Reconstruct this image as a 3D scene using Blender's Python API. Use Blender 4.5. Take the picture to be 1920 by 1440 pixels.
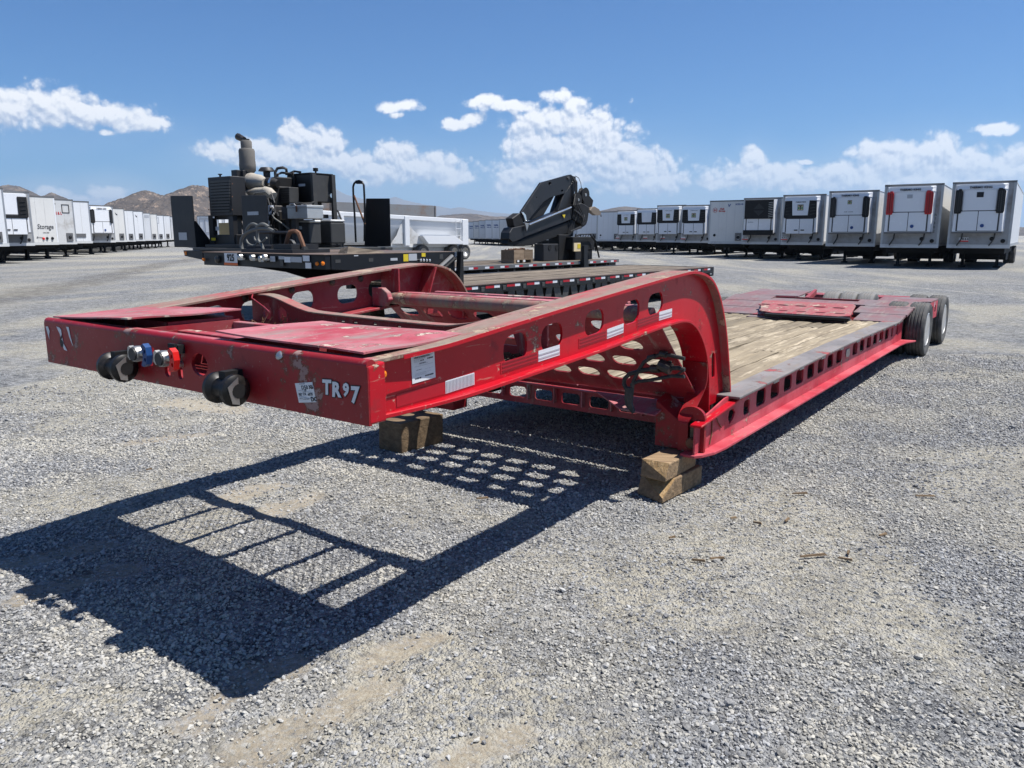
import bpy, bmesh, math, random
import numpy as np
from mathutils import Vector, Matrix
from mathutils.geometry import tessellate_polygon

for _o in list(bpy.data.objects):
    bpy.data.objects.remove(_o, do_unlink=True)
scene = bpy.context.scene
COL = scene.collection
R = math.radians
rng = random.Random(7)

# ------------------------------------------------------------------ camera
F_PX, Y_HOR, CAM_H = 1458.8, 441.1, 1.598          # measured on the 1920x1440 photograph
PITCH = math.atan((720 - Y_HOR) / F_PX)
cam_d = bpy.data.cameras.new('camera')
cam_d.sensor_width = 36.0
cam_d.lens = 36.0 * F_PX / 1920.0
cam_d.clip_start = 0.05
cam_d.clip_end = 60000.0
cam = bpy.data.objects.new('camera', cam_d)
cam.location = (0, 0, CAM_H)
cam.rotation_euler = (math.pi / 2 - PITCH, 0, 0)
COL.objects.link(cam)
scene.camera = cam

def ray(px, py):
    a = (px - 960) / F_PX; b = -(py - 720) / F_PX
    c, s = math.cos(PITCH), math.sin(PITCH)
    return Vector((a, c + b * s, -s + b * c))
def ground_at(px, py, z=0.0):
    r = ray(px, py); t = (z - CAM_H) / r.z
    return Vector((r.x * t, r.y * t, z))
def depth_at(px, py, Y):
    r = ray(px, py); t = Y / r.y
    return Vector((r.x * t, Y, CAM_H + r.z * t))

# ------------------------------------------------------------------ sun + exposure
SUN_DIR = Vector((0.410, 0.0087, 0.912)).normalized()     # from shadow corners on the gravel
SUN_EL = math.asin(SUN_DIR.z); SUN_AZ = math.atan2(SUN_DIR.x, SUN_DIR.y)
sun_d = bpy.data.lights.new('sun', 'SUN')
sun_d.energy = 5.0; sun_d.angle = R(0.53); sun_d.color = (1.0, 0.97, 0.93)
sun = bpy.data.objects.new('sun', sun_d)
sun.rotation_euler = SUN_DIR.to_track_quat('Z', 'Y').to_euler()
sun.location = (20, 0, 40)
COL.objects.link(sun)
scene.view_settings.view_transform = 'Standard'
scene.view_settings.look = 'None'
scene.view_settings.exposure = 0.72
scene.view_settings.gamma = 1.0
scene.view_settings.use_curve_mapping = False
scene.render.engine = 'CYCLES'

# ------------------------------------------------------------------ node helper
class NT:
    def __init__(s, tree):
        s.t = tree
        s.t.nodes.clear()
    def n(s, typ, **kw):
        nd = s.t.nodes.new(typ)
        for k, v in kw.items():
            setattr(nd, k, v)
        return nd
    def put(s, sock, v):
        if isinstance(v, bpy.types.NodeSocket):
            s.t.links.new(v, sock)
        elif v is not None:
            sock.default_value = v
    def math(s, op, a, b=None, c=None, clamp=False):
        nd = s.n('ShaderNodeMath', operation=op, use_clamp=clamp)
        s.put(nd.inputs[0], a); s.put(nd.inputs[1], b)
        if c is not None: s.put(nd.inputs[2], c)
        return nd.outputs[0]
    def vmath(s, op, a, b=None, c=None):
        nd = s.n('ShaderNodeVectorMath', operation=op)
        s.put(nd.inputs[0], a); s.put(nd.inputs[1], b)
        if c is not None: s.put(nd.inputs[2], c)
        return nd.outputs['Value'] if op in ('LENGTH', 'DOT_PRODUCT', 'DISTANCE') else nd.outputs['Vector']
    def mix(s, fac, a, b, blend='MIX'):
        nd = s.n('ShaderNodeMix', data_type='RGBA', blend_type=blend)
        s.put(nd.inputs[0], fac); s.put(nd.inputs[6], col4(a)); s.put(nd.inputs[7], col4(b))
        return nd.outputs[2]
    def noise(s, vec, scale, detail=4, rough=.55, dist=0.0, out=0):
        nd = s.n('ShaderNodeTexNoise')
        s.put(nd.inputs['Vector'], vec); nd.inputs['Scale'].default_value = scale
        nd.inputs['Detail'].default_value = detail; nd.inputs['Roughness'].default_value = rough
        nd.inputs['Distortion'].default_value = dist
        return nd.outputs[out]
    def voro(s, vec, scale, feature='F1', out='Distance', rand=1.0, detail=0.0):
        nd = s.n('ShaderNodeTexVoronoi', feature=feature)
        s.put(nd.inputs['Vector'], vec); nd.inputs['Scale'].default_value = scale
        nd.inputs['Randomness'].default_value = rand
        nd.inputs['Detail'].default_value = detail
        return nd.outputs[out]
    def ramp(s, fac, lo, hi, smooth=True):
        nd = s.n('ShaderNodeMapRange', interpolation_type='SMOOTHSTEP' if smooth else 'LINEAR')
        s.put(nd.inputs[0], fac); nd.inputs[1].default_value = lo; nd.inputs[2].default_value = hi
        return nd.outputs[0]
def col4(c):
    if isinstance(c, (tuple, list)):
        return (c[0], c[1], c[2], 1.0)
    return c

# ------------------------------------------------------------------ world: sky with cumulus
world = bpy.data.worlds.new('World'); scene.world = world; world.use_nodes = True
w = NT(world.node_tree)
SKY_STRENGTH = 0.050
SKY_TINT = (0.36, 0.82, 1.32)
sky = w.n('ShaderNodeTexSky', sky_type='NISHITA')
sky.sun_disc = False
sky.sun_elevation = SUN_EL; sky.sun_rotation = SUN_AZ
sky.altitude = 450.0; sky.air_density = 1.0; sky.dust_density = 0.15; sky.ozone_density = 1.6
tc = w.n('ShaderNodeTexCoord')
sep = w.n('ShaderNodeSeparateXYZ'); w.t.links.new(tc.outputs['Generated'], sep.inputs[0])
az = w.math('ARCTAN2', sep.outputs[0], sep.outputs[1])
el = w.math('ARCSINE', sep.outputs[2])
cmb = w.n('ShaderNodeCombineXYZ'); w.put(cmb.inputs[0], az); w.put(cmb.inputs[1], el)
angv = cmb.outputs[0]
PUFFS = [  # x, y, rx, ry on the photograph (a direction, not a distance)
 (25,206,75,26),(105,200,70,30),(180,214,80,24),(262,233,60,14),(201,250,16,6),
 (415,282,44,15),(470,276,40,20),(560,258,42,28),(606,268,50,26),(620,300,130,22),(520,290,60,20),
 (745,296,48,28),(800,314,70,28),(845,334,56,18),(700,322,90,24),(470,300,60,12),
 (752,197,40,12),(745,214,14,6),(910,193,40,14),(958,203,56,12),(850,230,26,12),(885,225,24,13),
 (1100,262,90,60),(1140,300,70,50),(1000,270,60,44),
 (1048,180,34,15),(1076,196,20,17),(1010,228,60,26),(1075,232,70,34),(1124,236,34,30),(1160,285,46,30),
 (1080,285,120,46),(1195,312,76,36),(1215,342,90,26),(955,342,44,34),(1020,330,110,40),
 (1412,300,24,24),(1400,328,80,24),(1465,330,66,22),(1345,346,56,13),(1510,304,13,4),(1520,340,80,18),
 (1575,314,44,15),(1640,286,46,20),(1690,300,70,32),(1752,278,44,25),(1800,306,60,32),(1848,300,20,18),
 (1890,312,60,28),(1620,330,110,24),(1760,332,150,26),(1872,240,34,9),
 (100,366,36,12),(205,366,36,16),(150,376,70,10),(1975,300,90,34),(-60,215,70,26),
]
PF = []
for x, y, rx, ry in PUFFS:
    d = ray(x, y).normalized()
    PF.append((math.atan2(d.x, d.y), math.asin(d.z), 1.12 * rx / F_PX, 1.2 * ry / F_PX))
_r = random.Random(3)
PB = []
for k in range(18):                                  # the same broken cumulus goes on all round the horizon
    a0 = 0.80 + (2 * math.pi - 1.60) * (k + _r.random() * .6) / 18
    for j in range(2):
        a1 = (a0 + _r.uniform(-.07, .07) + math.pi) % (2 * math.pi) - math.pi
        PB.append((a1, _r.uniform(.07, .15), _r.uniform(.04, .085), _r.uniform(.014, .03)))
def shape_group(name, puffs):
    grp = bpy.data.node_groups.new(name, 'ShaderNodeTree')
    grp.interface.new_socket('P', in_out='INPUT', socket_type='NodeSocketVector')
    grp.interface.new_socket('S', in_out='OUTPUT', socket_type='NodeSocketFloat')
    g = NT(grp); gi = g.n('NodeGroupInput'); go = g.n('NodeGroupOutput'); acc = None
    for a0, e0, ra, re in puffs:
        l = g.vmath('LENGTH', g.vmath('MULTIPLY_ADD', gi.outputs[0], (1 / ra, 1 / re, 0), (-a0 / ra, -e0 / re, 0)))
        acc = l if acc is None else g.math('SMOOTH_MIN', acc, l, 0.25)
    g.put(go.inputs[0], g.math('SUBTRACT', 1.0, acc))
    return grp
skyc = w.mix(1.0, sky.outputs[0], SKY_TINT, 'MULTIPLY')
K = 0.64 / SKY_STRENGTH
def cloud_sky(grp):
    def shape(vec):
        nd = w.n('ShaderNodeGroup'); nd.node_tree = grp
        w.put(nd.inputs[0], vec); return nd.outputs[0]
    def billow(vec):
        v1 = w.voro(vec, 58, detail=3.0)
        n1 = w.noise(vec, 30, 10, .62)
        return w.math('ADD', w.math('MULTIPLY', w.math('SUBTRACT', 0.42, v1), 1.25), w.math('MULTIPLY', w.math('SUBTRACT', n1, 0.5), 1.5))
    warp = w.noise(angv, 16, 2, .5, out=1)
    angw = w.vmath('ADD', angv, w.vmath('MULTIPLY', w.vmath('SUBTRACT', warp, (.5, .5, .5)), (.022, .016, 0)))
    b0 = billow(angw); b1 = billow(w.vmath('ADD', angw, (0.0020, 0.0044, 0)))
    s0 = shape(angw); s1 = shape(w.vmath('ADD', angw, (0.003, 0.012, 0)))
    dens = w.math('ADD', w.math('ADD', s0, .17), w.math('MULTIPLY', b0, 0.44))
    alpha = w.ramp(dens, -0.12, 0.36)
    lit = w.math('ADD', w.math('MULTIPLY_ADD', w.math('SUBTRACT', b0, b1), 1.15, 0.62), w.math('MULTIPLY', w.math('SUBTRACT', s0, s1), 0.9))
    lit = w.math('MINIMUM', w.math('MAXIMUM', lit, 0.0), 1.0)
    ccol = w.mix(lit, (.50 * K, .59 * K, .75 * K), (1.12 * K, 1.12 * K, 1.12 * K))
    low = w.ramp(el, 0.015, 0.17)                    # distant cumulus sink into the haze near the horizon
    alpha = w.math('MULTIPLY', alpha, w.math('MULTIPLY_ADD', low, 0.42, 0.57))
    haze_veil = w.math('MULTIPLY', w.math('SUBTRACT', 1.0, w.ramp(el, 0.0, 0.16)), w.ramp(s0, -1.6, .3))
    base = w.mix(w.math('MULTIPLY', haze_veil, .35), skyc, (.70 * K, .77 * K, .88 * K))
    bgn = w.n('ShaderNodeBackground'); w.put(bgn.inputs[0], w.mix(alpha, base, ccol)); bgn.inputs[1].default_value = SKY_STRENGTH
    return bgn.outputs[0]
plain = w.n('ShaderNodeBackground'); w.put(plain.inputs[0], skyc); plain.inputs[1].default_value = SKY_STRENGTH
def mixsh(f, a, b):
    nd = w.n('ShaderNodeMixShader'); w.put(nd.inputs[0], f); w.put(nd.inputs[1], a); w.put(nd.inputs[2], b); return nd.outputs[0]
ahead = w.math('LESS_THAN', w.math('ABSOLUTE', az), 0.79)
band = w.math('MULTIPLY', w.math('GREATER_THAN', el, -.002), w.math('LESS_THAN', el, 0.235))
sky_out = mixsh(band, plain.outputs[0], mixsh(ahead, cloud_sky(shape_group('cloud_shape_around', PB)), cloud_sky(shape_group('cloud_shape', PF))))
world.cycles.sampling_method = 'MANUAL'; world.cycles.sample_map_resolution = 256
wo = w.n('ShaderNodeOutputWorld'); w.t.links.new(sky_out, wo.inputs[0])

# ------------------------------------------------------------------ materials
def new_mat(name):
    m = bpy.data.materials.new(name); m.use_nodes = True
    t = NT(m.node_tree)
    out = t.n('ShaderNodeOutputMaterial'); b = t.n('ShaderNodeBsdfPrincipled')
    t.t.links.new(b.outputs[0], out.inputs[0])
    co = t.n('ShaderNodeTexCoord')
    return m, t, b, co.outputs['Object']
def bump(t, b, h, dist=.01, strength=.6):
    bp = t.n('ShaderNodeBump'); bp.inputs['Distance'].default_value = dist
    bp.inputs['Strength'].default_value = strength
    t.put(bp.inputs['Height'], h); t.t.links.new(bp.outputs[0], b.inputs['Normal'])

def m_plain(name, c, rough=.5, metal=0.0, var=.12, scale=6.0, dirt=None, dirt_amt=.3, bumpd=0.0):
    m, t, b, co = new_mat(name)
    n1 = t.noise(co, scale, 5, .6)
    c1 = t.mix(n1, tuple(x * (1 - var) for x in c), tuple(min(1, x * (1 + var)) for x in c))
    if dirt:
        n2 = t.ramp(t.noise(co, scale * .7, 8, .68), .62 - dirt_amt * .35, .80 - dirt_amt * .2)
        c1 = t.mix(t.math('MULTIPLY', n2, min(1, dirt_amt * 1.6)), c1, dirt)
    t.put(b.inputs['Base Color'], c1)
    b.inputs['Metallic'].default_value = metal
    b.inputs['Specular IOR Level'].default_value = .38
    t.put(b.inputs['Roughness'], t.math('MULTIPLY_ADD', n1, .25, rough - .12))
    if bumpd:
        bump(t, b, t.noise(co, scale * 12, 4, .6), bumpd, .5)
    return m

def m_paint(name, c, chip=(.42, .35, .26), chip_lo=.66, chip_scale=5.0, fade=None, fade_amt=.0, rust=(.10, .045, .025),
            dust=(.34, .30, .25), dust_amt=0.0, rough=.38, streak=0.0):
    """old enamel: faded patches, chips down to primer, rusty rims, dust lying on the flats"""
    m, t, b, co = new_mat(name)
    n1 = t.noise(co, 3.0, 6, .6)
    base = t.mix(n1, tuple(x * .8 for x in c), tuple(min(1, x * 1.18) for x in c))
    if fade:
        f = t.math('MULTIPLY', t.ramp(t.noise(co, 2.2, 7, .65), .35, .65), fade_amt)
        base = t.mix(f, base, fade)
    grime = t.ramp(t.noise(co, 7.0, 9, .7), .55, .75)
    base = t.mix(t.math('MULTIPLY', grime, .5), base, (.05, .033, .03))
    fine = t.ramp(t.noise(co, 34.0, 8, .75), .60, .66)
    base = t.mix(t.math('MULTIPLY', fine, t.math('MULTIPLY', t.ramp(t.noise(co, 2.3, 4, .6), .45, .62), .8)), base, chip)
    cn = t.noise(co, chip_scale, 10, .72)
    rim = t.ramp(cn, chip_lo - .03, chip_lo)
    core = t.ramp(cn, chip_lo + .008, chip_lo + .02)
    base = t.mix(t.math('MULTIPLY', rim, .75), base, rust)
    base = t.mix(t.math('MULTIPLY', core, .9), base, chip)
    sc = t.vmath('MULTIPLY', co, (2.0, 26.0, 26.0))
    scr = t.ramp(t.noise(sc, 1.6, 6, .65), .63, .67)
    base = t.mix(t.math('MULTIPLY', scr, .32), base, chip)
    if dust_amt > 0:
        dn = t.ramp(t.noise(t.vmath('MULTIPLY', co, (1.2, 5.0, 1.0)), 2.2, 9, .7), .62 - .4 * dust_amt, .80 - .25 * dust_amt)
        base = t.mix(t.math('MULTIPLY', dn, .92), base, t.mix(t.noise(co, 24, 4, .6), tuple(x * .55 for x in dust), dust))
    t.put(b.inputs['Base Color'], base)
    b.inputs['Specular IOR Level'].default_value = .32
    rg = t.math('MULTIPLY_ADD', grime, .3, rough)
    t.put(b.inputs['Roughness'], t.math('MAXIMUM', rg, t.math('MULTIPLY', core, .75)))
    h = t.math('ADD', t.math('MULTIPLY', t.noise(co, 3.0, 3, .5), 1.0), t.math('MULTIPLY', core, -.25))
    bump(t, b, h, .012, .35)
    return m

def m_wood(name, c0, c1, dark, axis=0, scale=1.0, rough=.85, bleach=None):
    m, t, b, co = new_mat(name)
    st = [22.0 * scale] * 3; st[axis] = 1.3 * scale
    oi = t.n('ShaderNodeObjectInfo')
    off = t.n('ShaderNodeCombineXYZ'); t.put(off.inputs[0], t.math('MULTIPLY', oi.outputs['Random'], 37.0)); t.put(off.inputs[1], t.math('MULTIPLY', oi.outputs['Random'], 91.0))
    cv = t.vmath('ADD', co, off.outputs[0])
    sv = t.vmath('MULTIPLY', cv, tuple(st))
    g1 = t.noise(sv, 1.0, 8, .62, .6)
    g2 = t.noise(cv, 2.6 * scale, 7, .65)
    c = t.mix(t.ramp(g1, .3, .7), c0, c1)
    c = t.mix(t.math('MULTIPLY', t.ramp(g2, .5, .72), .6), c, dark)
    if bleach:
        c = t.mix(t.math('MULTIPLY', t.ramp(t.noise(t.vmath('MULTIPLY', sv, (1, .5, 1)), .8, 9, .72), .52, .62), .85), c, bleach)
    crack = t.ramp(t.noise(sv, 2.2, 5, .6), .68, .73)
    c = t.mix(t.math('MULTIPLY', crack, .8), c, tuple(x * .25 for x in dark))
    rv = t.math('MULTIPLY_ADD', oi.outputs['Random'], .5, .62)
    c = t.mix(1.0, c, t.mix(rv, (0, 0, 0), (1, 1, 1)), 'MULTIPLY')
    t.put(b.inputs['Base Color'], c); b.inputs['Roughness'].default_value = rough
    b.inputs['Specular IOR Level'].default_value = .25
    h = t.math('SUBTRACT', t.math('ADD', g1, t.math('MULTIPLY', g2, .6)), t.math('MULTIPLY', crack, 1.2))
    bump(t, b, h, .012, .8)
    return m

M = {}
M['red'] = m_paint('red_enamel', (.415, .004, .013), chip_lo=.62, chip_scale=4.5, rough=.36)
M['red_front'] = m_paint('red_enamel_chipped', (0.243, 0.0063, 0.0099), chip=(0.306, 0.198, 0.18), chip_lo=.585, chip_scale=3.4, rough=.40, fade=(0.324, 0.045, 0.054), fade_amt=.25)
M['red_deck'] = m_paint('red_faded_deck', (.33, .045, .06), chip=(.52, .44, .36), chip_lo=.585, chip_scale=6.0, fade=(.42, .15, .165), fade_amt=.95, dust_amt=.42, dust=(.30, .25, .22), rough=.6)
M['red_rail'] = m_paint('red_faded_side', (.38, .028, .045), chip_lo=.64, fade=(.52, .12, .14), fade_amt=.7, dust_amt=.08, rough=.5)
M['red_top'] = m_paint('red_worn_top', (0.357, 0.0425, 0.051), chip=(0.425, 0.323, 0.221), chip_lo=.56, fade=(0.255, 0.153, 0.1275), fade_amt=.9, dust_amt=.72, dust=(0.2805, 0.221, 0.17), rough=.6)
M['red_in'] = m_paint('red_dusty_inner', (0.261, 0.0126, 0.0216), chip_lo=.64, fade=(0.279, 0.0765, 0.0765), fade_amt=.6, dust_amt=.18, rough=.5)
M['steel_top'] = m_paint('worn_steel_plate', (.155, .142, .138), chip=(.30, .06, .065), chip_lo=.60, chip_scale=3.0, fade=(.235, .215, .205), fade_amt=.8, dust_amt=.34, dust=(.26, .21, .17), rough=.66)
M['red_ramp'] = m_paint('worn_red_ramp', (0.204, 0.085, 0.085), chip=(0.391, 0.34, 0.289), chip_lo=.68, fade=(0.17, 0.1445, 0.1445), fade_amt=.9, dust_amt=.25, rough=.55)
M['plank'] = m_wood('weathered_plank', (0.204, 0.1658, 0.1148), (0.306, 0.2507, 0.17), (0.1275, 0.09775, 0.068), 0, bleach=(0.4675, 0.391, 0.2805))
M['plank_grey'] = m_wood('grey_plank', (0.1062, 0.085, 0.0663), (0.187, 0.153, 0.1148), (0.051, 0.0425, 0.034), 0, bleach=(0.2805, 0.2295, 0.1742))
M['timber'] = m_wood('timber_block', (.17, .115, .068), (.31, .215, .125), (.09, .064, .04), 0, 1.6)
M['timber_cut'] = m_wood('timber_split', (.40, .245, .105), (.56, .385, .20), (.25, .14, .06), 2, 2.4)
M['crate'] = m_wood('crate_wood', (0.204, 0.1445, 0.0935), (0.289, 0.2125, 0.1445), (0.1275, 0.085, 0.051), 0, 1.2)
M['rubber'] = m_plain('tyre_rubber', (.070, .070, .069), .85, 0, .3, 9, (.15, .14, .125), .5, .003)
M['rubber_pale'] = m_plain('dusty_tyre', (.16, .16, .155), .85, 0, .25, 9, (.22, .2, .18), .5, .003)
M['alu'] = m_plain('polished_wheel', (.52, .515, .50), .42, .5, .1, 6, (.30, .24, .17), .4)
M['steel'] = m_plain('bare_steel', (.42, .41, .39), .42, .9, .2, 12, (.2, .14, .1), .3)
M['steel_dark'] = m_plain('oily_steel', (.06, .055, .05), .38, .6, .3, 14, (.2, .16, .12), .35)
M['black'] = m_plain('black_paint', (0.0054, 0.006, 0.0078), .42, 0, .3, 4, (0.03, 0.027, 0.0252), .22)
M['black_matt'] = m_plain('black_matt', (.0055, .0055, .006), .65, 0, .3, 8, (.025, .022, .02), .3)
M['dark_grey'] = m_plain('dark_grey_paint', (.018, .018, .0195), .5, 0, .18, 4, (.045, .04, .036), .25)
M['mid_grey'] = m_plain('grey_sheet', (.048, .048, .047), .5, .1, .15, 6, (.10, .09, .08), .3)
M['hose'] = m_plain('hose_rubber', (0.0245, 0.0245, 0.0259), .55, 0, .3, 20, (0.098, 0.084, 0.07), .4)
M['grey_hose'] = m_plain('grey_hose', (.13, .13, .12), .6, 0, .2, 20, (.2, .18, .15), .3)
M['wrap'] = m_plain('lagging_cloth', (.36, .325, .27), .9, 0, .2, 5, (.18, .15, .12), .4, .01)
M['wrap_dark'] = m_plain('lagging_sooty', (.15, .14, .125), .9, 0, .25, 5, (.09, .08, .07), .4, .01)
M['white'] = m_plain('white_panel', (0.6536, 0.6665, 0.6794), .42, 0, .04, .8, (0.4472, 0.4386, 0.4128), .16)
M['white_dirty'] = m_plain('white_panel_grimy', (0.5332, 0.5375, 0.5332), .5, 0, .08, 1.6, (0.2752, 0.2408, 0.1978), .42)
M['white_gloss'] = m_plain('white_gloss', (0.688, 0.7009, 0.7224), .25, 0, .03, 1.0)
M['alu_post'] = m_plain('aluminium_post', (0.391, 0.3995, 0.408), .42, .6, .12, 3, (0.255, 0.2295, 0.187), .3)
M['grey_rail'] = m_plain('grey_rail', (0.15, 0.15, 0.15), .5, .3, .15, 3, (0.09, 0.0825, 0.075), .3)
M['under'] = m_plain('underbody', (.010, .010, .011), .8, 0, .3, 2, (.06, .05, .045), .3)
M['paper'] = m_plain('paper', (0.6512, 0.6556, 0.66), .6, 0, .03, 8)
M['ink'] = m_plain('ink', (.015, .016, .02), .6, 0, .1, 20)
M['print'] = m_plain('faint_print', (.33, .34, .36), .6, 0, .1, 20)
M['blue_ink'] = m_plain('blue_print', (.03, .07, .22), .6, 0, .1, 5)
M['red_ink'] = m_plain('red_print', (.42, .04, .04), .6, 0, .1, 5)
M['tape_white'] = m_plain('tape_white', (0.594, 0.612, 0.639), .3, 0, .04, 30)
M['tape_grey'] = m_plain('tape_grey', (.36, .375, .40), .3, 0, .06, 30)
M['tape_red'] = m_plain('tape_red', (.34, .006, .016), .32, 0, .12, 30)
M['tape_red_dark'] = m_plain('tape_red_dark', (.20, .004, .012), .32, 0, .12, 30)
M['amber'] = m_plain('amber_lens', (.62, .16, .01), .2, 0, .1, 20)
M['blue'] = m_plain('blue_plastic', (.012, .05, .16), .35, 0, .1, 20)
M['red_plastic'] = m_plain('red_plastic', (.60, .015, .012), .35, 0, .1, 20)
M['orange'] = m_plain('orange_print', (.62, .13, .03), .5, 0, .1, 6)
M['yellow'] = m_plain('yellow_label', (.55, .42, .02), .5, 0, .1, 6)
M['cream'] = m_plain('cream_label', (.62, .50, .30), .5, 0, .1, 6)
M['tan'] = m_plain('tan_sheet', (.66, .50, .24), .6, 0, .1, 3)
M['green'] = m_plain('green_print', (.04, .22, .10), .5, 0, .1, 6)
M['brown_deck'] = m_plain('brown_deck_plate', (0.12, 0.08625, 0.0675), .6, .2, .25, 5, (0.195, 0.1425, 0.105), .4, .004)
M['rusty'] = m_plain('rusty_grey_steel', (.20, .205, .21), .6, .1, .15, .8, (.20, .10, .04), .45)
M['rust'] = m_plain('rusty_iron', (.17, .085, .05), .8, .2, .3, 12, (.09, .045, .03), .4)
M['diamond'] = m_plain('diamond_plate', (0.51, 0.51, 0.493), .38, .6, .08, 10, (0.34, 0.2975, 0.255), .3)
M['rod'] = m_plain('chromed_rod', (.75, .75, .74), .2, .95, .05, 3)
M['red_vent'] = m_plain('red_vent', (.42, .012, .014), .4, 0, .1, 3)

# ------------------------------------------------------------------ mesh builder
class MB:
    def __init__(s):
        s.v = []; s.f = []
    def add(s, vs, fs):
        o = len(s.v); s.v += [tuple(v) for v in vs]; s.f += [tuple(i + o for i in f) for f in fs]
        return s
    def box(s, x0, x1, y0, y1, z0, z1):
        return s.hexa([(x0, y0, z0), (x1, y0, z0), (x1, y1, z0), (x0, y1, z0), (x0, y0, z1), (x1, y0, z1), (x1, y1, z1), (x0, y1, z1)])
    def hexa(s, p):
        return s.add(p, [(0, 3, 2, 1), (4, 5, 6, 7), (0, 1, 5, 4), (1, 2, 6, 5), (2, 3, 7, 6), (3, 0, 4, 7)])
    def plate(s, outer, holes, f, t0, t1):
        """polygon with holes in (a,b), extruded between t0 and t1; f(a,b,t)->xyz"""
        loops = [list(outer)] + [list(h) for h in holes]
        tri = tessellate_polygon([[Vector((a, b, 0)) for a, b in l] for l in loops])
        flat = [p for l in loops for p in l]; n = len(flat)
        vs = [f(a, b, t0) for a, b in flat] + [f(a, b, t1) for a, b in flat]
        fs = [tuple(t) for t in tri] + [tuple(i + n for i in reversed(t)) for t in tri]
        o = 0
        for l in loops:
            k = len(l)
            for i in range(k):
                j = (i + 1) % k
                fs.append((o + i, o + j, o + j + n, o + i + n))
            o += k
        return s.add(vs, fs)
    def tube(s, pts, r, n=8, cap=True):
        pts = [Vector(p) for p in pts]; m = len(pts)
        rs = r if isinstance(r, (list, tuple)) else [r] * m
        t0 = (pts[1] - pts[0]).normalized()
        up = Vector((0, 0, 1)) if abs(t0.z) < .9 else Vector((1, 0, 0))
        nrm = t0.cross(up).normalized(); vs = []; prev = t0
        for i, p in enumerate(pts):
            t = (pts[min(i + 1, m - 1)] - pts[max(i - 1, 0)]).normalized()
            ax = prev.cross(t)
            if ax.length > 1e-6:
                nrm = Matrix.Rotation(prev.angle(t), 3, ax.normalized()) @ nrm
            prev = t; b = t.cross(nrm)
            for k in range(n):
                a = 2 * math.pi * k / n
                vs.append(p + (nrm * math.cos(a) + b * math.sin(a)) * rs[i])
        fs = [(i * n + k, i * n + (k + 1) % n, (i + 1) * n + (k + 1) % n, (i + 1) * n + k) for i in range(m - 1) for k in range(n)]
        if cap:
            fs += [tuple(range(n - 1, -1, -1)), tuple((m - 1) * n + k for k in range(n))]
        return s.add(vs, fs)
    def lathe(s, prof, o, ax, n=24, closed=False):
        """prof: (radius, distance along ax)"""
        ax = Vector(ax).normalized(); o = Vector(o)
        e = ax.orthogonal().normalized(); b = ax.cross(e); m = len(prof); vs = []
        for r_, h in prof:
            for k in range(n):
                a = 2 * math.pi * k / n
                vs.append(o + ax * h + (e * math.cos(a) + b * math.sin(a)) * r_)
        rows = m if closed else m - 1
        fs = [(i * n + k, i * n + (k + 1) % n, ((i + 1) % m) * n + (k + 1) % n, ((i + 1) % m) * n + k) for i in range(rows) for k in range(n)]
        if not closed:
            fs += [tuple(range(n - 1, -1, -1)), tuple((m - 1) * n + k for k in range(n))]
        return s.add(vs, fs)
    def band(s, path, y0, y1, th, up=1):
        """flat bar bent along path of (x,z), spanning y0..y1; thickness th on the inner side"""
        P = [Vector((a, b)) for a, b in path]; n = len(P); vs = []
        for i, p in enumerate(P):
            t = (P[min(i + 1, n - 1)] - P[max(i - 1, 0)]).normalized()
            q = p - Vector((-t.y, t.x)) * th * up
            ya, yb = (y0(i / (n - 1)) if callable(y0) else y0), (y1(i / (n - 1)) if callable(y1) else y1)
            vs += [(p.x, ya, p.y), (p.x, yb, p.y), (q.x, yb, q.y), (q.x, ya, q.y)]
        fs = [(i * 4 + k, i * 4 + (k + 1) % 4, i * 4 + 4 + (k + 1) % 4, i * 4 + 4 + k) for i in range(n - 1) for k in range(4)]
        fs += [(3, 2, 1, 0), tuple((n - 1) * 4 + k for k in range(4))]
        return s.add(vs, fs)
    def mesh(s, name):
        me = bpy.data.meshes.new(name); me.from_pydata(s.v, [], s.f); me.update()
        bm = bmesh.new(); bm.from_mesh(me)
        bmesh.ops.recalc_face_normals(bm, faces=bm.faces); bm.to_mesh(me); bm.free()
        return me
    def build(s, name, mat, parent=None, smooth=False, bevel=0.0, seg=1):
        me = s.mesh(name)
        return link(name, me, mat, parent, smooth, bevel, seg)
def link(name, me, mat, parent=None, smooth=False, bevel=0.0, seg=1):
    o = bpy.data.objects.new(name, me); COL.objects.link(o)
    mt = M[mat] if isinstance(mat, str) else mat
    if len(me.materials) == 0:
        me.materials.append(mt)
    elif me.materials[0] != mt:
        o.material_slots[0].link = 'OBJECT'; o.material_slots[0].material = mt
    if smooth:
        me.shade_smooth()
        me.set_sharp_from_angle(angle=R(38))
    if bevel:
        md = o.modifiers.new('bevel', 'BEVEL'); md.width = bevel; md.segments = seg
        md.limit_method = 'ANGLE'; md.angle_limit = R(40)
    o.parent = parent
    return o
def part(name, mat, parent, fn, **kw):
    m = MB(); fn(m); return m.build(name, mat, parent, **kw)
def tag(o, label=None, cat=None, group=None, kind=None):
    if label: o['label'] = label
    if cat: o['category'] = cat
    if group: o['group'] = group
    if kind: o['kind'] = kind
    return o
def thing(name, label, cat, loc=(0, 0, 0), rz=0.0, group=None):
    o = bpy.data.objects.new(name, None); COL.objects.link(o)
    o.empty_display_size = .2
    o.location = loc; o.rotation_euler = (0, 0, rz)
    return tag(o, label, cat, group)
def copy_tree(o, parent=None):
    c = o.copy(); COL.objects.link(c); c.parent = parent
    for ch in list(o.children):
        copy_tree(ch, c)
    return c
def clone(o, parent, **mv):
    c = o.copy(); COL.objects.link(c); c.parent = parent
    for k, v in mv.items(): setattr(c, k, v)
    return c
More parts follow.
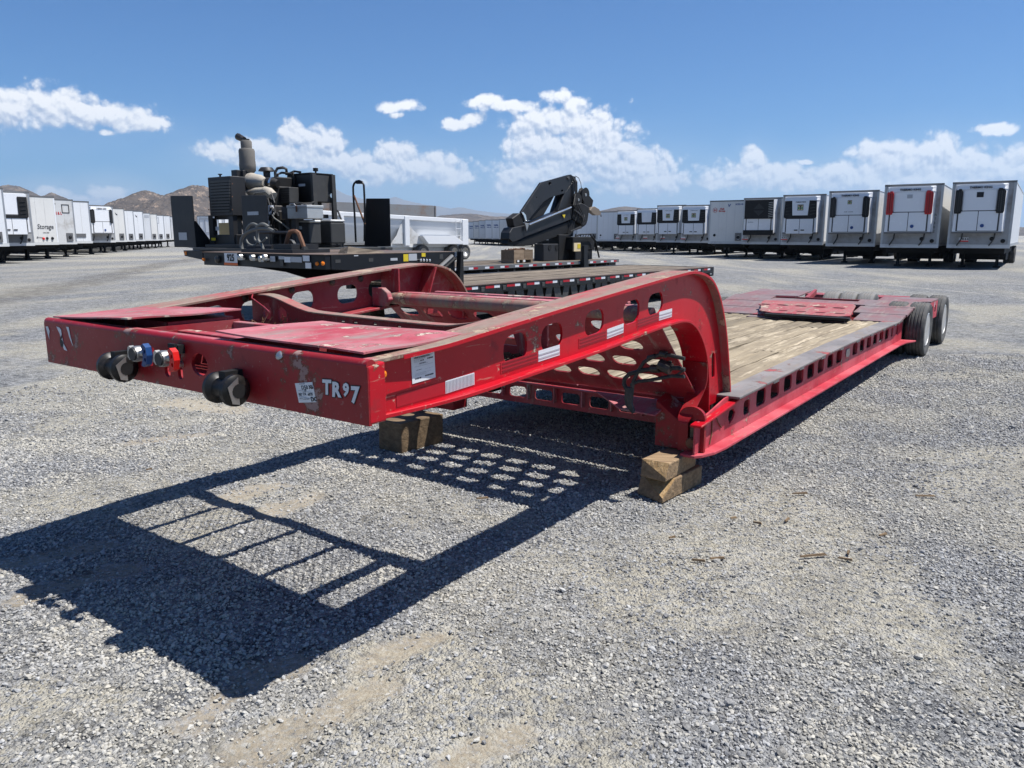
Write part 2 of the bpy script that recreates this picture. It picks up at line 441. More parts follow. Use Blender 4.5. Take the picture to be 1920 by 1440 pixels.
def text(name, s, size, org, xd, up, mat, parent, depth=.0015, align='LEFT', bold=0.0, width=None, shear=0.0):
    cu = bpy.data.curves.new(name, 'FONT'); cu.body = s; cu.size = size; cu.extrude = depth
    cu.align_x = align; cu.offset = bold; cu.resolution_u = 2; cu.shear = shear
    tmp = bpy.data.objects.new('tmp', cu); COL.objects.link(tmp)
    bpy.context.view_layer.update()
    me = bpy.data.meshes.new_from_object(tmp.evaluated_get(bpy.context.evaluated_depsgraph_get()))
    bpy.data.objects.remove(tmp, do_unlink=True); bpy.data.curves.remove(cu)
    x = Vector(xd).normalized(); u = Vector(up).normalized(); n = x.cross(u)
    mm = Matrix.Identity(4)
    for i in range(3):
        mm[i][0], mm[i][1], mm[i][2], mm[i][3] = x[i], u[i], n[i], org[i]
    if width:
        xs = [v.co.x for v in me.vertices]; k = width / max(1e-6, max(xs) - min(xs))
        mm = mm @ Matrix.Diagonal((k, 1, 1, 1))
    me.transform(mm)
    return link(name, me, mat, parent)
def rrect(cx, cy, wx, wy, r, n=4):
    r = min(r, wx / 2 - 1e-4, wy / 2 - 1e-4); out = []
    for sx, sy, a0 in ((1, 1, 0), (-1, 1, 90), (-1, -1, 180), (1, -1, 270)):
        for k in range(n + 1):
            a = R(a0 + 90 * k / n)
            out.append((cx + sx * (wx / 2 - r) + r * math.cos(a), cy + sy * (wy / 2 - r) + r * math.sin(a)))
    return out
def ell(cx, cy, rx, ry, n=16):
    return [(cx + rx * math.cos(2 * math.pi * k / n), cy + ry * math.sin(2 * math.pi * k / n)) for k in range(n)]
class Frame:
    """a vehicle's own axes: x backwards, y to its far side, z up"""
    def __init__(s, ox, oy, azim):
        s.O = Vector((ox, oy, 0)); s.az = azim
        s.U = Vector((math.sin(azim), math.cos(azim), 0)); s.V = Vector((-s.U.y, s.U.x, 0))
        s.rz = math.pi / 2 - azim
    def at(s, px, py, k, val):
        n = {'u': s.U, 'v': s.V, 'z': Vector((0, 0, 1))}[k]
        r = ray(px, py); o = Vector((0, 0, CAM_H))
        t = (val - n.dot(o - s.O)) / n.dot(r); p = o + r * t - s.O
        return Vector((p.dot(s.U), p.dot(s.V), p.z))

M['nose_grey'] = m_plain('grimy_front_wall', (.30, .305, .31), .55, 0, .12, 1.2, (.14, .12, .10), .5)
M['gap'] = m_plain('panel_gap', (.05, .05, .055), .7, 0, .1, 5)
M['oil_black'] = m_plain('oily_black_iron', (.010, .0095, .009), .36, .2, .3, 18, (.07, .055, .045), .35)
M['red_trough'] = m_paint('dusty_red_panel', (.27, .035, .045), chip=(.45, .36, .28), chip_lo=.59, fade=(.31, .11, .105), fade_amt=.85, dust_amt=.4, dust=(.28, .22, .18), rough=.65)
M['hole_shade'] = m_plain('hole_shade_black', (.012, .008, .008), .8, 0, .3, 5)  # near-black colour standing in for the shade inside the deck rail
M['white_grey'] = m_plain('white_panel_dull', (.56, .575, .59), .45, 0, .06, 1.1, (.36, .34, .31), .32)
M['white_warm'] = m_plain('white_panel_aged', (.62, .615, .59), .45, 0, .06, .9, (.40, .36, .30), .28)

# ------------------------------------------------------------------ ground
def axis_pts(lo, hi, step, far, grow=1.16):
    a = list(np.arange(lo, hi + 1e-6, step)); s = step; x = a[-1]
    while x < far[1]:
        s *= grow; x += s; a.append(x)
    s = step; x = a[0]; pre = []
    while x > far[0]:
        s *= grow; x -= s; pre.append(x)
    return np.array(pre[::-1] + a)
def vnoise(x, y, seed=0):
    """smooth value noise, vectorised"""
    xi = np.floor(x).astype(np.int64); yi = np.floor(y).astype(np.int64); fx = x - xi; fy = y - yi
    fx = fx * fx * (3 - 2 * fx); fy = fy * fy * (3 - 2 * fy)
    def h(a, b):
        n = (a * 374761393 + b * 668265263 + seed * 1442695041) & 0x7fffffff
        n = ((n ^ (n >> 13)) * 1274126177) & 0x7fffffff
        return ((n ^ (n >> 16)) & 0xffff) / 65535.0
    return (h(xi, yi) * (1 - fx) * (1 - fy) + h(xi + 1, yi) * fx * (1 - fy) + h(xi, yi + 1) * (1 - fx) * fy + h(xi + 1, yi + 1) * fx * fy)
def fbm(x, y, seed=0, octv=4, gain=.5):
    a = 0; amp = 1; tot = 0
    for k in range(octv):
        a = a + amp * vnoise(x * 2 ** k, y * 2 ** k, seed + k * 17); tot += amp; amp *= gain
    return a / tot
RUTS = [((345, 1345), (560, 1235), .085), ((480, 1400), (690, 1285), .10), ((425, 938), (520, 905), .10), ((500, 962), (590, 930), .09),
        ((-40, 1068), (215, 1010), .075), ((40, 1112), (240, 1062), .075), ((330, 752), (450, 768), .16), ((690, 1245), (800, 1190), .07),
        ((250, 830), (380, 812), .10), ((860, 1420), (960, 1380), .06)]
RUTW = [(ground_at(*a), ground_at(*b), wd) for a, b, wd in RUTS]
def rut_mask(X, Y):
    out = np.zeros_like(X)
    wob = (fbm(X * 6, Y * 6, 5, 4, .65) - .5) * .24
    for a, b, wd in RUTW:
        dx, dy = b.x - a.x, b.y - a.y; L2 = dx * dx + dy * dy
        t = np.clip(((X - a.x) * dx + (Y - a.y) * dy) / L2, 0, 1)
        d = np.hypot(X - a.x - t * dx, Y - a.y - t * dy) + wob
        out = np.maximum(out, np.clip((wd * 1.5 - d) / (wd * .9), 0, 1))
    return out
def dusty(X, Y):
    return np.clip((fbm(X * .9 + 3, Y * .9, 21, 5, .6) - .455) * 5.0, 0, 1)
def height(X, Y):
    near = np.clip(1 - np.hypot(X, Y - 5) / 40, 0, 1)
    return near * ((fbm(X * 1.3, Y * 1.3, 3, 3) - .5) * .03 - rut_mask(X, Y) * .014) - .006
gx = axis_pts(-6.5, 8.0, .075, (-16000, 16000)); gy = axis_pts(0.6, 11.5, .075, (-3000, 22000))
GX, GY = np.meshgrid(gx, gy); GZ = height(GX, GY)
nx, ny = len(gx), len(gy)
verts = np.stack([GX.ravel(), GY.ravel(), GZ.ravel()], 1)
ii = np.arange(nx * ny).reshape(ny, nx)
quads = np.stack([ii[:-1, :-1], ii[:-1, 1:], ii[1:, 1:], ii[1:, :-1]], -1).reshape(-1, 4)
me = bpy.data.meshes.new('ground')
me.from_pydata(verts.tolist(), [], quads.tolist())
at = me.attributes.new('dirt', 'FLOAT', 'POINT'); at.data.foreach_set('value', rut_mask(GX, GY).ravel().astype(np.float32))
at = me.attributes.new('dust', 'FLOAT', 'POINT'); at.data.foreach_set('value', dusty(GX, GY).ravel().astype(np.float32))
me.update()

def ground_material():
    m, t, b, co = new_mat('gravel_ground')
    dirt = t.n('ShaderNodeAttribute', attribute_name='dirt').outputs['Fac']
    dust = t.n('ShaderNodeAttribute', attribute_name='dust').outputs['Fac']
    v = t.n('ShaderNodeTexVoronoi'); t.put(v.inputs['Vector'], co); v.inputs['Scale'].default_value = 58
    sepc = t.n('ShaderNodeSeparateColor'); t.t.links.new(v.outputs['Color'], sepc.inputs[0])
    v2 = t.n('ShaderNodeTexVoronoi'); t.put(v2.inputs['Vector'], co); v2.inputs['Scale'].default_value = 120
    sep2 = t.n('ShaderNodeSeparateColor'); t.t.links.new(v2.outputs['Color'], sep2.inputs[0])
    # lumps that stay visible where single stones blur together
    v3 = t.n('ShaderNodeTexVoronoi'); t.put(v3.inputs['Vector'], co); v3.inputs['Scale'].default_value = 19
    sep3 = t.n('ShaderNodeSeparateColor'); t.t.links.new(v3.outputs['Color'], sep3.inputs[0])
    v4 = t.n('ShaderNodeTexVoronoi'); t.put(v4.inputs['Vector'], co); v4.inputs['Scale'].default_value = 7
    sep4 = t.n('ShaderNodeSeparateColor'); t.t.links.new(v4.outputs['Color'], sep4.inputs[0])
    k = t.math('ADD', t.math('ADD', t.math('MULTIPLY', sepc.outputs[0], .42), t.math('MULTIPLY', sep2.outputs[0], .15)), t.math('ADD', t.math('MULTIPLY', sep3.outputs[0], .28), t.math('MULTIPLY', sep4.outputs[0], .15)))
    c = t.mix(t.ramp(k, .15, .85, False), (.050, .053, .060), (.385, .39, .39))
    big = t.ramp(t.noise(co, .35, 6, .62), .42, .62)
    far_dust = t.math('MULTIPLY', big, .22)
    d2 = t.math('MULTIPLY', t.math('MAXIMUM', t.math('MULTIPLY', dust, .75), far_dust), t.ramp(t.noise(co, 26, 4, .7), .30, .62))
    c = t.mix(t.math('MULTIPLY', d2, .9), c, (.50, .455, .345))
    # worn wheel tracks across the yard
    def track(p0, p1, wd, colr, amt, c):
        a, b_ = ground_at(*p0), ground_at(*p1)
        n_ = Vector((-(b_.y - a.y), b_.x - a.x, 0)).normalized()
        wob = t.math('MULTIPLY', t.math('SUBTRACT', t.noise(co, .12, 3, .5), .5), wd * 3.0)
        dd = t.math('ABSOLUTE', t.math('ADD', t.math('ADD', t.vmath('DOT_PRODUCT', co, tuple(n_)), -n_.dot(a)), wob))
        f = t.math('SUBTRACT', 1.0, t.ramp(dd, wd * .25, wd))
        f = t.math('MULTIPLY', f, t.ramp(t.noise(co, 2.4, 6, .7), .32, .62))
        return t.mix(t.math('MULTIPLY', f, amt), c, colr)
    c = track((-200, 600), (420, 472), 1.2, (.13, .12, .105), .75, c)
    c = track((0, 690), (500, 560), .35, (.50, .47, .40), .35, c)
    c = track((1400, 508), (1900, 556), .16, (.50, .47, .40), .6, c)
    c = track((1300, 496), (1900, 532), .14, (.50, .47, .40), .5, c)
    c = track((900, 1500), (1900, 900), .22, (.13, .13, .135), .25, c)
    dn = t.mix(t.noise(co, 60, 6, .75), (.17, .14, .10), (.43, .37, .275))
    dmask = t.math('MULTIPLY', t.ramp(t.math('ADD', dirt, t.math('MULTIPLY', t.math('SUBTRACT', t.noise(co, 9, 6, .7), .5), 1.3)), .05, .95), t.ramp(t.noise(co, 42, 5, .75), .33, .60))
    c = t.mix(t.math('MULTIPLY', dmask, .9), c, dn)
    t.put(b.inputs['Base Color'], c); b.inputs['Roughness'].default_value = .93
    b.inputs['Specular IOR Level'].default_value = .15
    inv = t.math('SUBTRACT', 1.0, t.math('MULTIPLY', dirt, .85))
    h = t.math('ADD', t.math('MULTIPLY', v.outputs['Distance'], -1.0), t.math('MULTIPLY', v2.outputs['Distance'], -.6))
    h = t.math('ADD', h, t.math('MULTIPLY', t.math('MULTIPLY', sep3.outputs[1], 1.0), 1.1))
    h = t.math('ADD', t.math('MULTIPLY', h, inv), t.math('MULTIPLY', t.noise(co, 48, 6, .75), .7))
    bump(t, b, h, .022, .9)
    return m
M['ground'] = ground_material()
tag(link('ground', me, 'ground'), kind='structure')

# ------------------------------------------------------------------ hills
def rock_material(name, c0, c1, c2, sc):
    m, t, b, co = new_mat(name)
    n1 = t.noise(co, sc, 9, .68)
    n2 = t.voro(co, sc * 3.2)
    c = t.mix(t.ramp(n1, .35, .62), c0, c1)
    c = t.mix(t.math('MULTIPLY', t.ramp(t.noise(co, sc * 2.2, 8, .7), .53, .60), .9), c, c2)
    t.put(b.inputs['Base Color'], c); b.inputs['Roughness'].default_value = .95
    bump(t, b, t.math('ADD', t.noise(co, sc * 3, 8, .7), t.math('MULTIPLY', n2, .8)), 10, .8)
    return m
M['rock'] = rock_material('boulder_hill', (.045, .036, .030), (.09, .07, .055), (.25, .185, .135), .022)
M['rock_far'] = rock_material('scrub_hill', (.045, .037, .031), (.085, .067, .053), (.15, .115, .085), .012)
M['range'] = rock_material('far_range', (.085, .085, .075), (.12, .11, .095), (.15, .13, .11), .0008)
def hill(name, ridge, D, dep, mat, seed, amp, cols=150, rows=26):
    xs = np.array([p[0] for p in ridge], float); ys = np.array([p[1] for p in ridge], float)
    cx = np.linspace(xs[0], xs[-1], cols); cy = np.interp(cx, xs, ys)
    vs = []
    for j in range(rows * 2 - 1):
        t = j / (rows - 1)                                 # 0 foot, 1 ridge, 2 far foot
        for i in range(cols):
            top = depth_at(cx[i], cy[i], D)
            k = 1 - abs(1 - t)
            Y = D + (t - 1) * dep
            X = top.x * (1 + (Y - D) / D * .35)
            nz = fbm(np.array([X / dep * 5]), np.array([Y / dep * 5]), seed, 5)[0] - .5
            z = max(0.0, top.z) * (k ** .85) + nz * amp * 4 * k * (1 - k) + (rng.random() - .5) * amp * .22 * min(1, k * 3) * (.35 if abs(k - 1) < .03 else 1)
            vs.append((X, Y, z - (1.5 if k == 0 else 0)))
    fs = [(j * cols + i, j * cols + i + 1, (j + 1) * cols + i + 1, (j + 1) * cols + i) for j in range(rows * 2 - 2) for i in range(cols - 1)]
    m = MB(); m.add(vs, fs)
    return tag(m.build(name, mat, None, smooth=True), kind='structure')
hill('hill', [(196, 402), (217, 385), (232, 375), (250, 366), (262, 360), (273, 355.5), (285, 360), (297, 364), (312, 367), (325, 361), (345, 352), (362, 347), (380, 348), (395, 353), (420, 366), (460, 386), (520, 402), (570, 420), (600, 441)], 1500, 420, 'rock', 2, 22)
hill('hill', [(-180, 400), (-90, 372), (0, 349), (15, 346), (35, 349), (50, 355), (68, 363), (82, 372), (97, 360), (110, 366), (125, 372), (150, 385), (200, 410), (260, 441)], 2100, 500, 'rock_far', 5, 20)
hill('hill', [(770, 441), (800, 412), (825, 404), (850, 402), (870, 400.5), (890, 401), (905, 403), (925, 406), (960, 406), (985, 404), (1010, 402), (1040, 403), (1080, 400), (1120, 396), (1150, 390), (1160, 388), (1172, 387), (1195, 389), (1230, 394), (1300, 402), (1420, 412), (1700, 420), (1900, 425), (2050, 441)], 2600, 600, 'rock_far', 9, 14, cols=260)
hill('mountain_range', [(380, 441), (470, 412), (520, 392), (560, 370), (590, 356), (612, 350), (631, 355), (646, 364), (665, 369), (680, 373), (700, 377), (733, 371), (741, 369), (758, 375), (775, 379), (795, 383), (824, 387), (835, 389), (846, 391), (858, 389), (868, 389), (880, 392), (897, 395), (930, 399), (960, 401), (1000, 400), (1040, 404), (1100, 407), (1200, 441)], 12000, 2300, 'range', 14, 70, cols=240)

# ------------------------------------------------------------------ red lowboy trailer
RT = Frame(1.199, 4.614, .628)
RW = 2.55
red = thing('lowboy_trailer', 'red lowboy trailer with perforated gooseneck and worn wooden deck propped on timber blocks', 'trailer', RT.O, RT.rz)

def spline(pts, n=6):
    """Catmull-Rom through (a,b) points"""
    P = [pts[0]] + list(pts) + [pts[-1]]; out = []
    for i in range(1, len(P) - 2):
        p0, p1, p2, p3 = (np.array(P[j], float) for j in (i - 1, i, i + 1, i + 2))
        for k in range(n):
            t = k / n
            out.append(tuple(.5 * ((2 * p1) + (-p0 + p2) * t + (2 * p0 - 5 * p1 + 4 * p2 - p3) * t * t + (-p0 + 3 * p1 - 3 * p2 + p3) * t ** 3)))
    out.append(tuple(pts[-1])); return out
TOP = spline([(-2.672, 1.186), (-2.317, 1.203), (-2.083, 1.223), (-1.421, 1.283), (-.487, 1.361), (-.213, 1.381), (-.05, 1.390), (.07, 1.381), (.18, 1.360), (.275, 1.324), (.36, 1.262), (.433, 1.184), (.5, 1.08), (.552, .976), (.6, .846), (.636, .732), (.672, .61), (.70, .50)], 4)
BOT = spline([(-2.672, .971), (-2.339, .973), (-2.074, .984), (-1.768, .999), (-1.077, 1.035), (-.655, 1.069), (-.341, 1.089), (-.20, 1.094), (-.10, 1.088), (-.022, 1.070), (.072, 1.022), (.159, .945), (.223, .86), (.262, .77), (.287, .675), (.30, .54), (.306, .47)], 4)
def bot_z(u):
    return float(np.interp(u, [p[0] for p in BOT if p[0] < -.1], [p[1] for p in BOT if p[0] < -.1]))
HOLES = [(-1.777, 1.127, .172, .122), (-1.494, 1.146, .178, .118), (-1.112, 1.178, .184, .120), (-.722, 1.198, .184, .122), (-.433, 1.222, .186, .118)]
SLOT = (.470, .75, .052, .175)
def rail(side):
    my = (lambda y: y) if side > 0 else (lambda y: RW - y)
    wall = .173
    outer = [(a, b - .008) for a, b in TOP] + [(a, b + .008) for a, b in reversed(BOT)]
    holes = []
    for a, b, wx, wz in HOLES:
        hole = rrect(a, b, wx, wz, .052)
        holes.append([(x, z + (x - a) * .075) for x, z in hole])
    holes.append([(x + (SLOT[1] - z) * .12, z) for x, z in rrect(*SLOT, .025)])
    m = MB(); m.plate(outer, holes, lambda a, b, t: (a, my(t), b), wall, wall + .012)
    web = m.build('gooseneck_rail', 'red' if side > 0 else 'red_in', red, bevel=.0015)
    front = lambda t: my(.123 + .040 * max(0, 1 - t * 9))
    ya, yb = .123, .296
    part('top_flange', 'red_top', web, lambda m: m.band(TOP[:], lambda t: my(.123 + .03 * max(0, 1 - t * 12)), my(yb), .017), bevel=.003)
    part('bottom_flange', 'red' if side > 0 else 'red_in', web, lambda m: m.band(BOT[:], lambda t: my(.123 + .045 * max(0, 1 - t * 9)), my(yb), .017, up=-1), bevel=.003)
    # bright edge of the top flange
    return web
web_r = rail(1); web_l = rail(-1)
part('flange_edge', 'red', web_r, lambda m: m.band([(a, b - .0015) for a, b in TOP[2:]], .1205, .1235, .0145))
# inside stiffeners and coupling plates on the far rail
def stiff_a(m):
    m.hexa([(-.40, 2.19, 1.165), (-.385, 2.19, 1.165), (-.385, 2.365, 1.165), (-.40, 2.365, 1.165), (-.40, 2.19, 1.365), (-.385, 2.19, 1.365), (-.385, 2.365, 1.365), (-.40, 2.365, 1.365)])
def stiff_b(m):
    m.hexa([(-.05, 2.24, 1.10), (-.035, 2.24, 1.10), (-.035, 2.365, 1.10), (-.05, 2.365, 1.10), (.06, 2.24, 1.36), (.075, 2.24, 1.36), (.075, 2.365, 1.36), (.06, 2.365, 1.36)])
part('stiffener', 'red_in', web_l, stiff_a, bevel=.002); part('stiffener', 'red_in', web_l, stiff_b, bevel=.002)
for k, (u_, z_) in enumerate([(-1.55, 1.222), (-1.20, 1.252), (-.86, 1.285), (-.60, 1.300), (-.30, 1.315)]):
    part('grease_spot', 'steel_dark', web_l, lambda m: m.lathe([(.020, 0), (.026, .004), (.012, .014)], (u_, 2.364, z_), (0, -1, 0), 9))

# retro tape on the near rail: 11 in red, 7 in white
yt = .1712
def tape(m, u0, u1, lo, hi):
    m.hexa([(u0, yt, bot_z(u0) + lo), (u1, yt, bot_z(u1) + lo), (u1, yt + .0012, bot_z(u1) + lo), (u0, yt + .0012, bot_z(u0) + lo),
            (u0, yt, bot_z(u0) + hi), (u1, yt, bot_z(u1) + hi), (u1, yt + .0012, bot_z(u1) + hi), (u0, yt + .0012, bot_z(u0) + hi)])
for k, (r0, w0, w1, lift) in enumerate([(-2.50, -2.235, -2.06, .028), (-1.885, -1.605, -1.43, .038), (-1.262, -.985, -.81, .040), (-.655, -.385, -.215, .036)]):
    part('red_tape', 'tape_red', web_r, lambda m: tape(m, r0, w0 - .002, lift, lift + .047))
    if k: part('tape_stripe', 'tape_red_dark', web_r, lambda m: [tape(m, r0 + .01, w0 - .012, lift + .0155 * j + .005, lift + .0155 * j + .011) for j in range(3)]).location = (0, -.0014, 0)
    part('white_tape', 'tape_white', web_r, lambda m: tape(m, w0, w1, lift, lift + .049))
    if k: part('tape_stripe', 'tape_grey', web_r, lambda m: [tape(m, w0 + .002, w1 - .002, lift + .009 + .0175 * j, lift + .016 + .0175 * j) for j in range(2)]).location = (0, -.0014, 0)
    else: part('tape_stripe', 'tape_grey', web_r, lambda m: [tape(m, w0 + .004 + .0085 * i, w0 + .008 + .0085 * i, lift + .003, lift + .046) for i in range(20)]).location = (0, -.0014, 0)
# inspection sheet and amber lamp
S = [RT.at(440 + x / 3.84, 470 + y / 3.84, 'v', .1705) for x, y in [(1270, 765), (1437, 725), (1447, 912), (1280, 960)]]
def sheet(m):
    a, b, c, d = S
    m.hexa([d, c, c + Vector((0, .0012, 0)), d + Vector((0, .0012, 0)), a, b, b + Vector((0, .0012, 0)), a + Vector((0, .0012, 0))])
sh = part('inspection_sheet', 'paper', web_r, sheet)
def lines(m, rows, seed):
    rr = random.Random(seed)
    a, b, c, d = S
    for v, h_, x0, x1, brk in rows:
        x = x0
        while x < x1:
            e = min(x1, x + rr.uniform(.03, .10) * brk)
            P = lambda s_, t_: (a * (1 - s_) + b * s_) * (1 - t_) + (d * (1 - s_) + c * s_) * t_ + Vector((0, -.0008, 0))
            q = [P(x, v), P(e, v), P(e, v + h_), P(x, v + h_)]
            m.add(q, [(0, 1, 2, 3)]); x = e + rr.uniform(.006, .02)
tag(part('print', 'print', sh, lambda m: lines(m, [(.06, .018, .10, .93, 1), (.10, .014, .2, .85, 1), (.14, .02, .1, .6, 1), (.19, .012, .1, .35, 1), (.23, .012, .1, .4, 1), (.34, .012, .3, .7, 1), (.40, .012, .12, .9, 2), (.66, .010, .12, .8, 1), (.70, .010, .12, .7, 1), (.74, .010, .12, .6, 1), (.56, .008, .55, .9, 3)], 4)), kind='stuff')
tag(part('handwriting', 'ink', sh, lambda m: lines(m, [(.19, .05, .38, .52, .5), (.17, .05, .68, .92, .5), (.30, .03, .33, .6, .6), (.82, .05, .12, .38, .5), (.80, .05, .55, .92, .5), (.53, .02, .18, .42, .4)], 9)), kind='stuff')
text('lettering', 'VEHICLE INSPECTION', .0085, S[0] * .88 + S[1] * .12 + Vector((0, -.0012, -.011)), S[1] - S[0], (0, 0, 1), 'ink', sh, .0003)
lamp = RT.at(440 + 1055 / 3.84, 470 + 890 / 3.84, 'v', .165)
part('marker_lamp', 'amber', web_r, lambda m: m.lathe([(.017, 0), (.017, .008), (.014, .02), (.006, .027)], lamp + Vector((0, .006, 0)), (0, -1, 0), 16), smooth=True)
part('lamp_cowl', 'rust', web_r, lambda m: m.plate([(-.022, -.03), (.022, -.03), (.024, .012), (.012, .03), (-.012, .03), (-.024, .012)], [], lambda a, b, t: (lamp.x + a, lamp.y + t, lamp.z + b), .004, .009))

# ---- front beam
fu = -2.678
beam_holes = [rrect(1.33, 1.040, .042, .056, .02), rrect(1.234, 1.038, .036, .054, .018), ell(1.091, 1.087, .056, .046, 20), rrect(1.484, 1.058, .085, .030, .014), ell(1.44, 1.11, .022, .022, 10), ell(1.24, 1.115, .022, .022, 10)]
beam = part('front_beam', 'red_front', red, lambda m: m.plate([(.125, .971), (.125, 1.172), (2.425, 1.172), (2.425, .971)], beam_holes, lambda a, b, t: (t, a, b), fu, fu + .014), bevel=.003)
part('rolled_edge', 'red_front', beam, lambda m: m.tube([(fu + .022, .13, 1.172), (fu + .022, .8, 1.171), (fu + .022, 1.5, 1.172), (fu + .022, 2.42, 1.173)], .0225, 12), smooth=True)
part('top_lip', 'red_deck', beam, lambda m: m.box(fu + .02, fu + .075, .16, 2.39, 1.178, 1.190), bevel=.002)
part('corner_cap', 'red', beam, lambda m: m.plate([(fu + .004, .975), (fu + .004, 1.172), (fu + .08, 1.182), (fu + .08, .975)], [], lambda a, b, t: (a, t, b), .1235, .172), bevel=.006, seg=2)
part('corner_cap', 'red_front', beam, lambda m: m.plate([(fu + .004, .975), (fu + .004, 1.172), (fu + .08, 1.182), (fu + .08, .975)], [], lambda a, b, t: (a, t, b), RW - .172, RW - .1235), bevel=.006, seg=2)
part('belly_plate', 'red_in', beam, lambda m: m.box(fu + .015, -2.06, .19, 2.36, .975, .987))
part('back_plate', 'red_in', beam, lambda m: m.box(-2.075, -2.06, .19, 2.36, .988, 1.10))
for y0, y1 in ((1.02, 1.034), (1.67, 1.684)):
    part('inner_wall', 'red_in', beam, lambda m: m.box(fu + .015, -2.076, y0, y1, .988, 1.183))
# bent cover sheets
def cover(m, u0, u1, v0, v1, zf, seed, th=.007):
    nu, nv = 14, 18; vs = []
    for s_ in (0, 1):
        for i in range(nu):
            for j in range(nv):
                a, b = i / (nu - 1), j / (nv - 1)
                vs.append((u0 + (u1 - u0) * a, v0 + (v1 - v0) * b, zf(a, b) + .004 * math.sin(7 * a + seed) * math.sin(5 * b + seed) - s_ * th))
    n = nu * nv; ix = lambda i, j: i * nv + j; fs = []
    for i in range(nu - 1):
        for j in range(nv - 1):
            q = (ix(i, j), ix(i + 1, j), ix(i + 1, j + 1), ix(i, j + 1))
            fs += [q, tuple(k + n for k in reversed(q))]
    ed = [ix(i, 0) for i in range(nu)] + [ix(nu - 1, j) for j in range(1, nv)] + [ix(i, nv - 1) for i in range(nu - 2, -1, -1)] + [ix(0, j) for j in range(nv - 2, 0, -1)]
    for k in range(len(ed)):
        a, b = ed[k], ed[(k + 1) % len(ed)]; fs.append((a, b, b + n, a + n))
    m.add(vs, fs)
part('cover_plate', 'red_deck', red, lambda m: cover(m, -2.635, -2.09, .185, 1.03, lambda a, b: 1.208 + .010 * a + .018 * b * (1 - a), 1), smooth=True)
part('cover_plate', 'red_deck', red, lambda m: cover(m, -2.655, -2.07, 1.66, 2.37, lambda a, b: 1.205 + .030 * (1 - b) * (1 - .5 * a) + .012 * a, 4), smooth=True)
part('cover_box', 'red_in', red, lambda m: m.box(-2.45, -2.10, 1.688, 2.30, 1.10, 1.198))
part('cross_bar', 'red_deck', red, lambda m: (m.box(-2.42, -2.36, 1.036, 1.668, 1.125, 1.16), m.box(-2.12, -2.08, 1.036, 1.668, 1.12, 1.175)), bevel=.003)
for k in range(4):
    part('air_hose', 'grey_hose', red, lambda m: m.tube([(-2.34 + .045 * k, 1.04, 1.11 + .01 * (k % 2)), (-2.335 + .045 * k, 1.3, 1.125), (-2.34 + .045 * k, 1.66, 1.115)], .020, 10), smooth=True)

# spool rollers, gladhands, tags on the beam front
for k, (rp_x, rp_y) in enumerate(((220, 688), (424, 729))):
    yc = RT.at(rp_x, rp_y, 'u', fu - .064).y; zr_ = RT.at(rp_x, rp_y, 'u', fu - .064).z
    ro = part('guide_roller', 'oil_black', red, lambda m: m.lathe([(.02, -.078), (.040, -.078), (.060, -.064), (.061, -.046), (.054, -.042), (.042, -.032), (.040, 0), (.042, .032), (.054, .042), (.061, .046), (.060, .064), (.040, .078), (.02, .078)], (fu - .064, yc, zr_), (0, 1, 0), 28), smooth=True)
    part('roller_face', 'steel', ro, lambda m: m.plate([(-.046, -.02), (.0, -.052), (.0, .052), (-.03, .044)], [], lambda a, b, t: (fu - .064 + a, yc - .0785 - t, zr_ - b), 0, .002))
    part('roller_bracket', 'black_matt', ro, lambda m: (m.box(fu - .078, fu - .001, yc - .020, yc + .020, zr_ + .025, zr_ + .068), m.lathe([(.028, 0), (.028, .004)], (fu - .064, yc - .078, zr_), (0, -1, 0), 14)))
for k, (yc, zc, cm) in enumerate([(1.415, 1.112, 'blue'), (1.215, 1.110, 'red_plastic')]):
    gl = part('gladhand', 'steel', red, lambda m: (m.lathe([(.031, 0), (.034, .012), (.032, .040), (.020, .048)], (fu - .095, yc, zc), (1, 0, 0), 18),
                                                 m.tube([(fu - .05, yc, zc - .005), (fu - .02, yc, zc - .03), (fu + .02, yc, zc - .035)], .014, 8),
                                                 m.plate([(.02, -.014), (.052, -.03), (.066, -.018), (.062, .022), (.05, .03), (.02, .014)], [], lambda a, b, t: (fu - .085 + t, yc + a, zc + b), 0, .02)), smooth=True)
    part('seal', 'hose', gl, lambda m: m.lathe([(.012, -.004), (.026, -.004), (.028, .002), (.026, .008), (.010, .008)], (fu - .098, yc, zc), (1, 0, 0), 18), smooth=True)
    part('grip', cm, gl, lambda m: m.plate([(-.04, -.045), (-.055, -.05), (-.078, -.038), (-.088, .0), (-.082, .034), (-.062, .048), (-.045, .038), (-.056, .0), (-.052, -.02)], [ell(-.072, -.018, .007, .009, 8), ell(-.072, .016, .007, .009, 8)], lambda a, b, t: (fu - .086 + t, yc + a, zc + b), 0, .026), bevel=.003)
    part('neck', 'steel', gl, lambda m: m.tube([(fu - .078, yc - .02, zc + .004), (fu - .076, yc - .058, zc + .006)], .014, 10), smooth=True)
part('hose_clip', 'black_matt', red, lambda m: (m.box(fu - .03, fu - .001, 1.185, 1.235, 1.125, 1.160), m.box(fu - .042, fu - .03, 1.19, 1.24, 1.150, 1.166)))
part('bolt_head', 'steel', red, lambda m: m.lathe([(.019, 0), (.020, .004), (.012, .011), (.004, .013)], (fu + .006, .579, 1.170), (-.8, 0, .6), 12), smooth=True)
part('gear_inside', 'steel', red, lambda m: m.lathe([(.05, 0), (.05, .03)], (fu + .20, 1.08, 1.09), (0, 1, .3), 16))
yf = fu - .0012
front = lambda y, z, d=0.0: Vector((yf - d, y, z))
